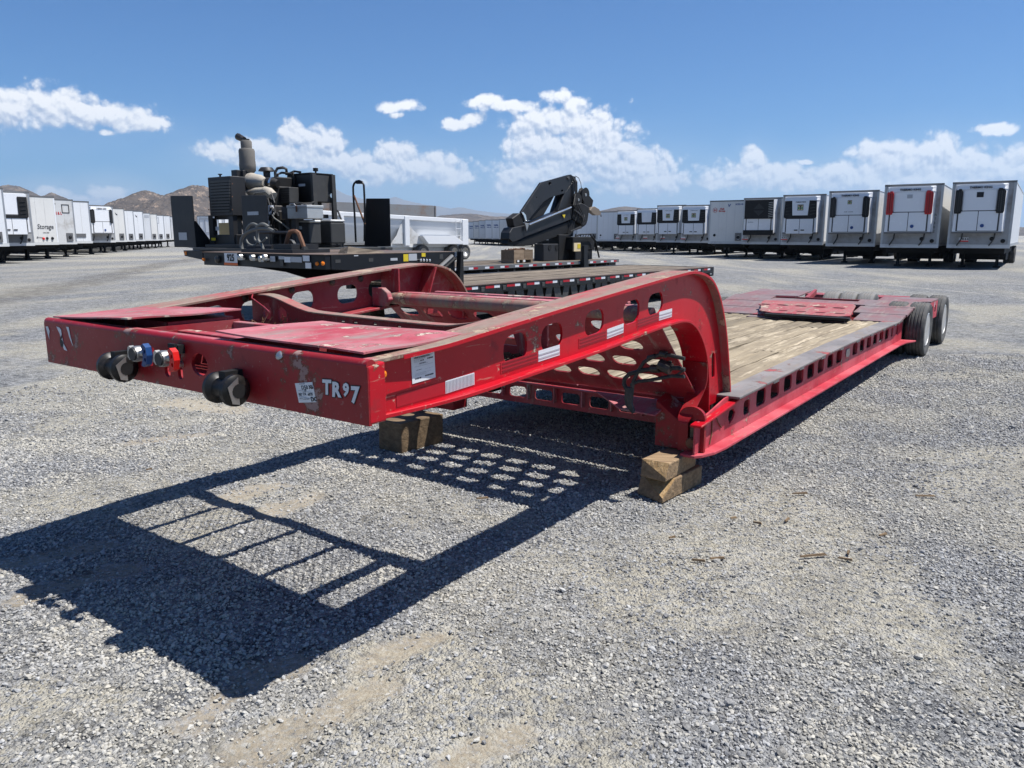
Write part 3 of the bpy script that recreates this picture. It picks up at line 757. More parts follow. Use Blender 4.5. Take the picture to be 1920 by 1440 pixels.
# consignment tag  (front of the beam is seen from outside, so its reading direction is -y)
T4 = [front(.498, 1.077), front(.403, 1.092), front(.386, 1.022), front(.481, 1.008)]
tg = part('consignment_tag', 'paper', red, lambda m: m.hexa([T4[3], T4[2], T4[2] + Vector((.001, 0, 0)), T4[3] + Vector((.001, 0, 0)), T4[0], T4[1], T4[1] + Vector((.001, 0, 0)), T4[0] + Vector((.001, 0, 0))]))
xd = (T4[1] - T4[0]).normalized(); ud = (T4[0] - T4[3]).normalized()
def tagtext(s, sx_, sy_, size, mat='ink', bold=.0):
    o = T4[3] + (T4[2] - T4[3]) * sx_ + (T4[0] - T4[3]) * sy_ + Vector((-.0012, 0, 0))
    text('lettering', s, size, o, xd, ud, mat, tg, .0003, bold=bold)
tagtext('D50', .33, .66, .021); tagtext('X6', .76, .68, .019, bold=.0006); tagtext('-37', .42, .54, .012); tagtext('RD TX', .10, .36, .014); tagtext('6035', .62, .34, .014); tagtext('DC', .74, .05, .022, bold=.0006)
tagtext('DATE', .10, .18, .007, 'print'); tagtext('CONSIGNOR', .28, .14, .006, 'print'); tagtext('LOCATION', .25, .92, .006, 'print')
part('tag_rule', 'print', tg, lambda m: [m.box(yf - .0016, yf - .0012, .40, .478, z_, z_ + .0012) for z_ in (1.031, 1.053)])
# unit number, white with a dark outline
bx = Vector((0, -1, .06)).normalized()
for s_, y_, dz, sz in [('T', .348, 0, .070), ('R', .301, -.003, .070), ('9', .2455, .006, .060), ('7', .207, -.012, .076)]:
    text('number', s_, sz, front(y_, 1.058 + dz, .0006), bx, (0, -.06, 1), 'ink', red, .0003, bold=.085 * sz)
    text('number', s_, sz, front(y_, 1.058 + dz, .0016), bx, (0, -.06, 1), 'tape_white', red, .0003, bold=.042 * sz)
# torn number sticker on the far end
def shard(m, P, d=.0004):
    m.plate(P, [], lambda a, b, t: (yf - t, a, b), d, d + .0008)
st = part('torn_sticker', 'paper', red, lambda m: shard(m, [(2.290, 1.160), (2.262, 1.157), (2.245, 1.148), (2.243, 1.118), (2.235, 1.080), (2.215, 1.060), (2.205, 1.046), (2.235, 1.050), (2.250, 1.075), (2.258, 1.10), (2.262, 1.125), (2.276, 1.140)]))
part('torn_sticker', 'paper', red, lambda m: shard(m, [(2.405, 1.152), (2.380, 1.154), (2.368, 1.130), (2.378, 1.112), (2.380, 1.090), (2.392, 1.118)]))
part('torn_sticker', 'paper', red, lambda m: shard(m, [(2.190, 1.165), (2.165, 1.166), (2.155, 1.120), (2.140, 1.075), (2.152, 1.090), (2.168, 1.115), (2.176, 1.140)]))
text('number', '6', .075, front(2.268, 1.064, .0018), (0, -1, .02), (0, 0, 1), 'ink', st, .0003, bold=.004, width=.034)

# ---- cross members of the gooseneck
topA = [(.19, 1.238), (.30, 1.244), (.45, 1.222), (.578, 1.190), (.70, 1.168), (.836, 1.157), (1.30, 1.160), (1.74, 1.166), (1.85, 1.176), (1.95, 1.197), (2.08, 1.230), (2.20, 1.247), (2.36, 1.243)]
botA = [(.19, 1.035), (.55, 1.045), (.75, 1.082), (.9, 1.09), (1.66, 1.09), (1.80, 1.08), (1.98, 1.05), (2.36, 1.04)]
hA = [[(2.235, 1.10), (2.26, 1.14), (2.25, 1.19), (2.20, 1.20), (2.175, 1.15), (2.19, 1.10)], [(2.10, 1.085), (2.115, 1.16), (2.085, 1.185), (2.04, 1.16), (2.02, 1.09)], rrect(1.55, 1.125, .035, .022, .01), rrect(1.45, 1.125, .035, .022, .01), ell(1.3, 1.125, .016, .016, 10), ell(1.12, 1.122, .016, .016, 10), rrect(.95, 1.122, .03, .02, .009), [(.36, 1.09), (.50, 1.09), (.48, 1.16), (.40, 1.19)]]
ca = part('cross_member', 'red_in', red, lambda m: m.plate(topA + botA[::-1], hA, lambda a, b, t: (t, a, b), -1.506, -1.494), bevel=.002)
def bandyz(m, path, u0, u1, th):
    P = [Vector(p) for p in path]; n = len(P); vs = []
    for i, p in enumerate(P):
        t = (P[min(i + 1, n - 1)] - P[max(i - 1, 0)]).normalized(); q = p - Vector((-t.y, t.x)) * th
        vs += [(u0, p.x, p.y), (u1, p.x, p.y), (u1, q.x, q.y), (u0, q.x, q.y)]
    fs = [(i * 4 + k, i * 4 + (k + 1) % 4, i * 4 + 4 + (k + 1) % 4, i * 4 + 4 + k) for i in range(n - 1) for k in range(4)] + [(3, 2, 1, 0), tuple((n - 1) * 4 + k for k in range(4))]
    m.add(vs, fs)
part('cap_strip', 'red_top', ca, lambda m: bandyz(m, [(a, b + .004) for a, b in spline(topA, 3)], -1.535, -1.455, .009), bevel=.002)
part('foot_strip', 'red_in', ca, lambda m: bandyz(m, [(a, b) for a, b in botA], -1.53, -1.47, .009))
# expanded-metal catwalk with its bars
def mesh_walk(m):
    dy, du = .064, .030; w_ = .0034; z0 = 1.052
    u = -2.055; row = 0
    while u < -1.515:
        y = .27 + (dy / 2 if row % 2 else 0)
        while y < 2.27:
            for sg in (-1, 1):
                a = Vector((u, y, z0)); b = Vector((u + du, y + sg * dy / 2, z0 + .004))
                m.add([a + Vector((0, 0, -w_)), b + Vector((0, 0, -w_)), b + Vector((0, 0, w_)), a + Vector((0, 0, w_)), a + Vector((w_, 0, 0)), b + Vector((w_, 0, 0))], [(0, 1, 2, 3), (3, 2, 5, 4), (0, 4, 5, 1)])
            y += dy
        u += du; row += 1
tag(part('expanded_mesh', 'steel_dark', red, mesh_walk), kind='stuff')
for y_, wd in ((.56, .036), (.90, .013), (1.24, .013), (1.58, .013), (1.93, .013)):
    part('walkway_bar', 'red_in', red, lambda m: m.box(-2.07, -1.50, y_ - wd, y_ + wd, .995, 1.043))
part('cable', 'red_in', red, lambda m: m.tube([(-1.86, 1.72, 1.20), (-1.80, 1.80, 1.19), (-1.7, 1.98, 1.20), (-1.62, 2.2, 1.235), (-1.5, 2.34, 1.27)], .004, 6))
def twigs(m):
    rr = random.Random(5)
    for k in range(26):
        a = Vector((-1.62 + rr.uniform(-.1, .1), 2.02 + rr.uniform(-.12, .2), 1.062))
        m.tube([a, a + Vector((rr.uniform(-.06, .06), rr.uniform(-.06, .06), rr.uniform(.02, .09)))], .0022, 4)
part('mesh_offcut', 'rust', red, twigs)
# swing-clearance cross tube and the big perforated face plate
pu0, pz0, pu1, pz1 = -.40, 1.165, .30, .552
PL_ = math.hypot(pu1 - pu0, pz1 - pz0); eu, ez = (pu1 - pu0) / PL_, (pz1 - pz0) / PL_
fh = []
for r_, s_ in enumerate((.155, .345, .535, .725)):
    n_ = 9 if r_ % 2 == 0 else 8
    for k in range(n_):
        yc = RW / 2 + (k - (n_ - 1) / 2) * .230
        fh.append(rrect(yc, s_, .164, .104, .048))
face = part('perforated_plate', 'red_in', red, lambda m: m.plate([(.192, 0), (2.358, 0), (2.358, PL_), (.192, PL_)], fh, lambda a, b, t: (pu0 + eu * b + ez * t, a, pz0 + ez * b - eu * t), 0, .010), bevel=.0015)
cb = part('cross_tube', 'red_top', red, lambda m: m.tube([(-.41, .20, 1.155), (-.41, 2.34, 1.155)], .042, 14), smooth=True)
part('tube_cap', 'red_deck', cb, lambda m: m.plate([(.30, -.41), (2.20, -.41), (2.20, -.33), (1.8, -.30), (.7, -.30), (.30, -.33)], [rrect(1.75, -.345, .5, .03, .012)], lambda a, b, t: (b, a, t), 1.190, 1.200), bevel=.002)
part('rear_bar', 'red_deck', cb, lambda m: m.box(-.235, -.195, .45, 2.0, 1.165, 1.205), bevel=.004)
for y_ in (.46, .85, 1.25, 1.65, 1.98):
    part('rear_bar_foot', 'red_in', cb, lambda m: m.box(-.33, -.19, y_, y_ + .012, 1.05, 1.190))
part('tube_bracket', 'red_deck', cb, lambda m: m.plate([(2.36, 1.10), (2.36, 1.232), (2.26, 1.232), (2.21, 1.20), (2.19, 1.15), (2.24, 1.10)], [], lambda a, b, t: (t, a, b), -.50, -.455), bevel=.004)

# ---- deck: side rails
def dz(u):
    return .535 + .033 * math.sin(max(0, min(1, (u - .3) / 6.9)) * math.pi)
def deck_rail(side):
    my = (lambda y: y) if side > 0 else (lambda y: RW - y)
    us = list(np.linspace(.5, 6.78, 22))
    outer = [(.015, .245), (6.78, .235)] + [(u, dz(u) - .006) for u in reversed(us)] + [(.015, .445)]
    holes = [[(.60, .335), (.665, .36), (.70, .40), (.655, .435), (.585, .43), (.565, .385)], rrect(.927, .395, .125, .105, .03)]
    for k in range(2, 19):
        a = .629 + .3265 * k
        if k == 10: continue
        wz = .122 if k < 13 else .115
        wx = .205 if k < 17 else .11
        holes.append(rrect(a - .05, (.402 + dz(a) - .548) + .012, wx, wz, .034))
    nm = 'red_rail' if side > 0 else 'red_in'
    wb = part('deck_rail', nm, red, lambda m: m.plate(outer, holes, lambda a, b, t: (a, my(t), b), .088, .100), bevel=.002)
    part('bottom_flange', nm, wb, lambda m: m.plate([(.0, .085), (.05, .05), (.16, .014), (.32, 0), (6.25, 0), (6.55, -.02), (6.78, -.085), (6.84, -.085), (6.80, .02), (6.80, .18), (.0, .18)], [], lambda a, b, t: (a, my(b), t), .232, .252), bevel=.004)
    def top(m):
        m.band([(u, dz(u)) for u in np.linspace(.56, 6.30, 24)], my(.012), my(.200), .018)
    part('top_plate', 'steel_top', wb, top, bevel=.003)
    part('nose_flange', 'red', wb, lambda m: m.hexa([(.0, my(.045), .43), (.70, my(.035), .500), (.70, my(.121), .500), (.0, my(.121), .43), (.0, my(.045), .447), (.70, my(.035), .518), (.70, my(.121), .518), (.0, my(.121), .447)]), bevel=.004)
    for u in np.arange(1.3, 6.2, .653):
        part('grab_clip', 'steel', wb, lambda m: m.box(u, u + .12, my(.02) if side > 0 else my(.03), my(.03) if side > 0 else my(.02), dz(u) - .036, dz(u) - .019))
    return wb
deck_r = deck_rail(1); deck_l = deck_rail(-1)
cl = part('hole_cover', 'steel', deck_r, lambda m: m.plate(rrect(3.845, .432, .15, .085, .03), [], lambda a, b, t: (a, t, b), .080, .087), bevel=.004)
part('split_seam', 'rust', deck_r, lambda m: (m.tube([(.27, .085, .44), (.275, .084, .34), (.245, .084, .27)], .005, 6), m.tube([(.32, .083, .455), (.36, .080, .40), (.44, .083, .345)], .004, 6)))
# ---- planks
def plank(m, u0, u1, v0, v1, seed):
    nu = max(8, int((u1 - u0) / .11)); nv = 7; rr = random.Random(seed); ph = rr.uniform(0, 50)
    UU, VV = np.meshgrid(np.linspace(u0, u1, nu), np.linspace(v0, v1, nv), indexing='ij')
    gouge = np.clip(fbm(UU * .8 + ph, VV * 22 + ph, seed, 3) - .5, 0, 1) * .04
    chip = np.clip(fbm(UU * 3 + ph, VV * 30, seed + 7, 3) - .6, 0, 1) * .05
    Zt = np.array([[dz(u) for _ in range(nv)] for u in UU[:, 0]]) - .012 - gouge - chip + rr.uniform(-.004, .003)
    Zt[:, 0] -= .006; Zt[:, -1] -= .006
    vs = [(UU[i, j], VV[i, j], Zt[i, j]) for i in range(nu) for j in range(nv)] + [(UU[i, j], VV[i, j], .475) for i in range(nu) for j in (0, nv - 1)]
    ix = lambda i, j: i * nv + j; bx_ = lambda i, j: nu * nv + i * 2 + j
    fs = [(ix(i, j), ix(i + 1, j), ix(i + 1, j + 1), ix(i, j + 1)) for i in range(nu - 1) for j in range(nv - 1)]
    for i in range(nu - 1):
        fs += [(ix(i, 0), bx_(i, 0), bx_(i + 1, 0), ix(i + 1, 0)), (ix(i, nv - 1), ix(i + 1, nv - 1), bx_(i + 1, 1), bx_(i, 1)), (bx_(i, 0), bx_(i, 1), bx_(i + 1, 1), bx_(i + 1, 0))]
    fs += [tuple([ix(0, j) for j in range(nv)] + [bx_(0, 1), bx_(0, 0)]), tuple([ix(nu - 1, j) for j in range(nv - 1, -1, -1)] + [bx_(nu - 1, 0), bx_(nu - 1, 1)])]
    m.add(vs, fs)
pv = [.206, .43, .645, .88, 1.10, 1.325, 1.56, 1.78, 1.99, 2.16, 2.328]
for k in range(len(pv) - 1):
    cuts = {1: [.74, 2.74, 6.06], 2: [.74, 4.9, 6.02], 4: [.74, 3.3, 6.08], 6: [.74, 2.2, 6.05], 8: [.74, 4.2, 6.05]}.get(k, [.74, 6.05 + .03 * (k % 3)])
    for a, b in zip(cuts, cuts[1:]):
        part('plank', 'plank', red, lambda m: plank(m, a + .003, b - .004, pv[k] + .007, pv[k + 1] - .007, k * 10 + int(a * 3)), smooth=True)
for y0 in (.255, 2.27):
    part('hole_shade_bar', 'hole_shade', red, lambda m: m.box(.45, 6.3, y0, y0 + .02, .27, .473))  # added bar, painted dark so the rail holes look shaded
for u in np.arange(1.0, 6.3, .65):
    part('deck_beam', 'red_in', red, lambda m: m.box(u, u + .07, .101, 2.449, .38, .474))
# ---- front channel under the deck nose
ch = part('nose_channel', 'red_in', red, lambda m: m.plate([(.37, .345), (2.18, .345), (2.18, .50), (.37, .50)], [rrect(1.645 - .2365 * (k - 2), .428, .155, .080, .024) for k in range(0, 7)], lambda a, b, t: (t, a, b), .30, .312), bevel=.002)
for k in range(-1, 7):
    part('channel_rib', 'red_deck', ch, lambda m: m.box(.262, .299, 1.527 - .2365 * (k - 2), 1.535 - .2365 * (k - 2), .385, .505))
part('channel_lip', 'red_in', ch, lambda m: m.box(.255, .315, .37, 2.18, .501, .509))
part('hinge_rod', 'red_deck', ch, lambda m: (m.tube([(.36, .40, .535), (.36, 1.05, .535)], .016, 10), m.tube([(.36, 1.15, .535), (.36, 2.1, .535)], .016, 10)), smooth=True)
part('nose_floor', 'red_in', red, lambda m: m.box(.40, .73, .30, 2.25, .490, .520))
# ---- nose ears with link arms
for side in (1, -1):
    my = (lambda y: y) if side > 0 else (lambda y: RW - y)
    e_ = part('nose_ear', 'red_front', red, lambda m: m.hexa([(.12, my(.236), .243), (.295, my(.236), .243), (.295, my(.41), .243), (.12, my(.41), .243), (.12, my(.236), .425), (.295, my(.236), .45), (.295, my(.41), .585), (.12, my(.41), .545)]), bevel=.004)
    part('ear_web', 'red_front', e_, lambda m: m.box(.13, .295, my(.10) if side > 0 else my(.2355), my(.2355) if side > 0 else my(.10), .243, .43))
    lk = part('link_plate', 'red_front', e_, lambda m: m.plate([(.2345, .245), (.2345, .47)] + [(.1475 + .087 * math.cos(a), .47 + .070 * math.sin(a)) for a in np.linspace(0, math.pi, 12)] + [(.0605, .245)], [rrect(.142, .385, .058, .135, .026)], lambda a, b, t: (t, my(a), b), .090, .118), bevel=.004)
    part('slot_back', 'black_matt', lk, lambda m: m.box(.119, .126, my(.142) - .04, my(.142) + .04, .30, .46))
    part('link_pin', 'rust', lk, lambda m: m.lathe([(.036, 0), (.038, .006), (.030, .022), (.006, .026)], (.090, my(.142), .305), (-1, 0, 0), 18), smooth=True)
    part('pin_bolt', 'steel_dark', lk, lambda m: m.box(.094, .116, my(.142) - .014, my(.142) + .014, .33, .42))
    rows = [(.80, .126, .294, .256), (.74, .126, .294, .270), (.68, .130, .290, .276), (.63, .138, .278, .268), (.585, .146, .250, .240), (.545, .146, .236, .185), (.505, .142, .234, .120), (.47, .144, .232, .080), (.445, .154, .224, .068), (.43, .172, .206, .066)]
    def tongue(m):
        vs = []
        for z_, ya, yb, x_ in rows:
            vs += [(x_ - .012, my(ya), z_), (x_ - .012, my(yb), z_), (x_ + .006, my(yb), z_), (x_ + .006, my(ya), z_)]
        n = len(rows)
        m.add(vs, [(i * 4 + k, i * 4 + (k + 1) % 4, i * 4 + 4 + (k + 1) % 4, i * 4 + 4 + k) for i in range(n - 1) for k in range(4)] + [(3, 2, 1, 0), tuple((n - 1) * 4 + k for k in range(4))])
    part('leg_tongue', 'red_front', lk, tongue, smooth=True)
part('slope_floor', 'red_deck', red, lambda m: m.hexa([(.02, .37, .46), (.28, .37, .505), (.28, .95, .505), (.02, .62, .47), (.02, .37, .47), (.28, .37, .515), (.28, .95, .515), (.02, .62, .48)]))
# hoses hanging behind the near leg
hz = lambda x, y, u=-.16: RT.at(1110 + x / 8, 640 + y / 8, 'u', u)
for nm, pts, rad in [('air_line', [(1390, 260), (1200, 215), (1050, 190), (900, 240), (780, 310), (690, 450), (620, 600), (590, 800), (540, 900)], .012),
                     ('air_line', [(1390, 430), (1300, 400), (1120, 400), (950, 410), (780, 430), (560, 490), (490, 560), (480, 640), (540, 760), (560, 860), (620, 1060)], .014),
                     ('air_line', [(1390, 530), (1200, 520), (1040, 550), (880, 580), (700, 600), (590, 650), (610, 720), (590, 850), (560, 920)], .011),
                     ('air_line', [(1390, 430), (1270, 500), (1200, 530)], .006)]:
    part(nm, 'hose', red, lambda m: m.tube([hz(*p) for p in pts], rad, 8), smooth=True)
part('air_coupling', 'steel_dark', red, lambda m: (m.tube([hz(890, 410), hz(1010, 410)], .026, 12), m.tube([hz(1010, 340), hz(1180, 420)], .036, 10), m.tube([hz(840, 250), hz(950, 220)], .016, 10), m.tube([hz(1020, 180), hz(1120, 200)], .02, 10)))
part('valve_body', 'black_matt', red, lambda m: m.hexa([hz(1030, 290), hz(1200, 290), hz(1200, 290, -.10), hz(1030, 290, -.10), hz(1030, 470), hz(1200, 450), hz(1200, 450, -.10), hz(1030, 470, -.10)]), bevel=.006)
part('tarp_wrap', 'hose', red, lambda m: m.tube([hz(560, 690), hz(550, 850), hz(560, 950), hz(620, 1080)], [.026, .030, .026, .008], 8), smooth=True)

# ---- rear: ramp, folded trough, bogie
def ramp_field(m, y0, y1, k):
    u0, u1 = 6.08 + .44 * k, 6.50 + .44 * k
    z0, z1 = .548 + .055 * k, .600 + .055 * k
    m.hexa([(u0, y0, z0 - .03), (u1, y0, z1 - .03), (u1, y1, z1 - .03), (u0, y1, z0 - .03), (u0, y0, z0), (u1, y0, z1), (u1, y1, z1), (u0, y1, z0)])
for k in range(3):
    for y0, y1 in ((.012 - .04 * k * .3, .55 + .10 * k), (1.80 + .07 * k, 2.538 + .04 * k * .3)):
        part('ramp_plate', 'red_ramp', red, lambda m: ramp_field(m, y0, y1, k), bevel=.003)
part('ramp_side', 'red', red, lambda m: m.plate([(6.30, .26), (6.76, .26), (6.76, .60), (6.30, .555)], [], lambda a, b, t: (a, t, b), .105, .14))
part('ramp_back', 'red_in', red, lambda m: m.box(7.385, 7.42, .62, 1.98, .45, .70))
tr = part('trough_panel', 'red_trough', red, lambda m: m.plate([(.50, 5.70), (.62, 5.60), (1.42, 5.60), (1.62, 5.74), (1.90, 6.62), (1.93, 6.85), (.72, 6.85), (.66, 6.7)], [rrect(.80 + .245 * k, 6.38, .16, .10, .045) for k in range(5)] + [rrect(.66 + .235 * k, 5.85, .13, .06, .028) for k in range(4)], lambda a, b, t: (b, a, .612 + .055 * (b - 5.6) / 1.25 + t), 0, .012), bevel=.003)
part('trough_bar', 'black_matt', tr, lambda m: (m.box(5.52, 5.60, .47, 1.50, .575, .615), m.box(5.60, 5.66, .50, 1.30, .560, .606)), bevel=.006)
part('trough_box', 'red_in', tr, lambda m: m.box(5.9, 6.85, .66, 1.78, .53, .565))
part('trough_lid', 'red_ramp', tr, lambda m: m.hexa([(6.95, .60, .655), (7.36, .60, .665), (7.36, 1.96, .665), (6.95, 1.96, .655), (6.95, .60, .668), (7.36, .60, .678), (7.36, 1.96, .678), (6.95, 1.96, .668)]))
part('deck_plate', 'red_ramp', red, lambda m: m.box(5.70, 6.08, .56, 1.79, .535, .548))
part('centre_beam', 'red_in', red, lambda m: m.box(6.3, 9.9, .98, 1.57, .30, .525))
part('tail_plate', 'red_in', red, lambda m: m.box(9.5, 9.95, .45, 2.1, .52, .60))
def fender(m, y0, y1, u0, u1, z):
    m.hexa([(u0, y0, z - .02), (u1, y0, z - .02), (u1, y1, z - .02), (u0 - .12, y1, z - .06), (u0, y0, z), (u1, y0, z), (u1, y1, z), (u0 - .12, y1, z - .04)])
part('fender', 'red_ramp', red, lambda m: fender(m, -.10, .62, 7.66, 8.32, .70), bevel=.003)
part('fender_skirt', 'red_rail', red, lambda m: m.plate([(7.66, .68), (8.32, .68), (8.30, .44), (7.78, .44)], [rrect(7.88, .565, .10, .11, .03), rrect(8.12, .565, .10, .11, .03)], lambda a, b, t: (a, t, b), -.098, -.088))
part('fender_front', 'red_in', red, lambda m: m.box(7.64, 7.66, -.098, .55, .50, .678))
part('fender_post', 'tape_white', red, lambda m: m.box(8.0, 8.03, -.1005, -.0985, .60, .67))
part('fender', 'red_ramp', red, lambda m: m.hexa([(7.75, 1.72, .67), (8.75, 1.80, .69), (8.75, 2.62, .69), (7.75, 2.62, .66), (7.75, 1.72, .69), (8.75, 1.80, .71), (8.75, 2.62, .71), (7.75, 2.62, .68)]), bevel=.003)
part('fender_rib', 'red_in', red, lambda m: m.hexa([(7.76, 1.56, .60), (8.7, 1.70, .66), (8.7, 1.74, .66), (7.76, 1.62, .60), (7.76, 1.56, .68), (8.7, 1.70, .74), (8.7, 1.74, .74), (7.76, 1.62, .68)]))
part('fender_rib', 'red_in', red, lambda m: m.box(7.72, 7.755, 1.60, 2.60, .56, .655))
for ax_u in (7.2, 8.75):
    part('axle', 'steel_dark', red, lambda m: m.tube([(ax_u, .12, .36), (ax_u, 2.43, .36)], .055, 10))
def tyre_mesh(r_=.36, wd=.235, rim=.222):
    h = wd / 2; prof = [(rim, -h * .80), (r_ * .80, -h), (r_ * .93, -h * .97), (r_ * .985, -h * .80)]
    for g_ in (-.52, -.18, .18, .52):
        prof += [(r_, h * (g_ - .09)), (r_ - .012, h * (g_ - .05)), (r_ - .012, h * (g_ + .05)), (r_, h * (g_ + .09))]
    prof += [(r_ * .985, h * .80), (r_ * .93, h * .97), (r_ * .80, h), (rim, h * .80)]
    m = MB(); m.lathe(prof, (0, 0, 0), (0, 1, 0), 40, closed=True); return m.mesh('tyre')
def rim_mesh(rim=.224, h=.10):
    m = MB()
    m.lathe([(rim, -h), (rim - .014, -h - .006), (rim - .024, -h + .01), (rim - .030, -h * .2), (rim - .045, h * .35), (.125, h * .5), (.118, h * .36), (.07, h * .36), (.066, -h * .1), (.02, -h * .14), (.02, h * .9), (rim, h * .9)], (0, 0, 0), (0, 1, 0), 36, closed=False)
    return m.mesh('rim')
ME_T, ME_R = tyre_mesh(), rim_mesh()
wheel_spots = []
for ax_u in (7.2, 8.75):
    wheel_spots += [(ax_u, -.047, 1), (ax_u, .215, 1), (ax_u, RW + .047, -1), (ax_u, RW - .215, -1)]
wheel_spots += [(8.75, .93, 1), (8.75, 1.19, 1), (8.75, 1.45, 1)]
for k, (u_, y_, s_) in enumerate(wheel_spots):
    ty = link('tyre', ME_T if k == 0 else ME_T, 'rubber' if k < 8 else 'rubber_pale', red, smooth=(k == 0))
    ty.location = (u_, y_, .36)
    if s_ < 0: ty.rotation_euler = (0, 0, math.pi); ty.scale = (.93, 1, .93); ty.location.z = .335
    rm = link('rim', ME_R, 'alu', ty, smooth=(k == 0))

# ---- timber blocks
def block(name, label, P, zb, zt, seed, cut=.0, mat='timber'):
    """P: four ground corners (world), chopped unevenly at one end"""
    rr = random.Random(seed); j = lambda s=.006: Vector((rr.uniform(-s, s), rr.uniform(-s, s), rr.uniform(-s, s)))
    b = [Vector((p[0], p[1], zb)) + Vector((rr.uniform(-.004, .004), rr.uniform(-.004, .004), 0)) for p in P]
    t = [Vector((p[0], p[1], zt)) + Vector((rr.uniform(-.004, .004), rr.uniform(-.004, .004), 0)) for p in P]
    c = sum(b, Vector()) / 4
    o = thing(name, label, 'timber', (c.x, c.y, zb), 0, 'timber blocks under the red trailer')
    m = MB(); loc = Vector((c.x, c.y, zb))
    if cut:
        e = (P[1] - P[0]).normalized() * cut
        e = Vector((e.x, e.y, 0))
        t0a = t[0] + e; t0b = b[0] + Vector((0, 0, (zt - zb) * .25)); t3a = t[3] + e * .35
        vs = [b[0], b[1], b[2], b[3], t0b, t0a, t[1], t[2], t3a]
        fs = [(0, 3, 2, 1), (0, 1, 6, 5, 4), (1, 2, 7, 6), (2, 3, 8, 7), (5, 6, 7, 8), (0, 4, 8, 3), (4, 5, 8)]
        m.add([v - loc for v in vs], fs)
    else:
        m.hexa([v - loc for v in b + t])
    m.build('body', mat, o, bevel=.008, seg=2)
    if cut:
        n = (t0a - t0b).cross(t3a - t0b).normalized()
        if n.y > 0: n = -n
        part('split_face', 'timber_cut', o, lambda q: q.add([t0b - loc + n * .003, t0a - loc + n * .003, t3a - loc + n * .003], [(0, 1, 2)]))
    return o
W = lambda u, v: RT.O + RT.U * u + RT.V * v
block('timber_block', 'lower split timber block on the gravel under the trailer\'s deck nose beside its link arm', [W(-.275, .155), W(.24, .125), W(.25, .33), W(-.19, .375)], .002, .125, 1, .16)
block('timber_block', 'upper timber block lying on the split block under the deck nose', [W(-.245, .16), W(.20, .15), W(.22, .32), W(-.215, .345)], .127, .236, 2, .05)
block('timber_block', 'thick dark timber block standing alone under the far front corner of the red deck', [W(-.40, 2.20), W(.03, 2.17), W(.03, 2.40), W(-.40, 2.44)], .002, .232, 3)

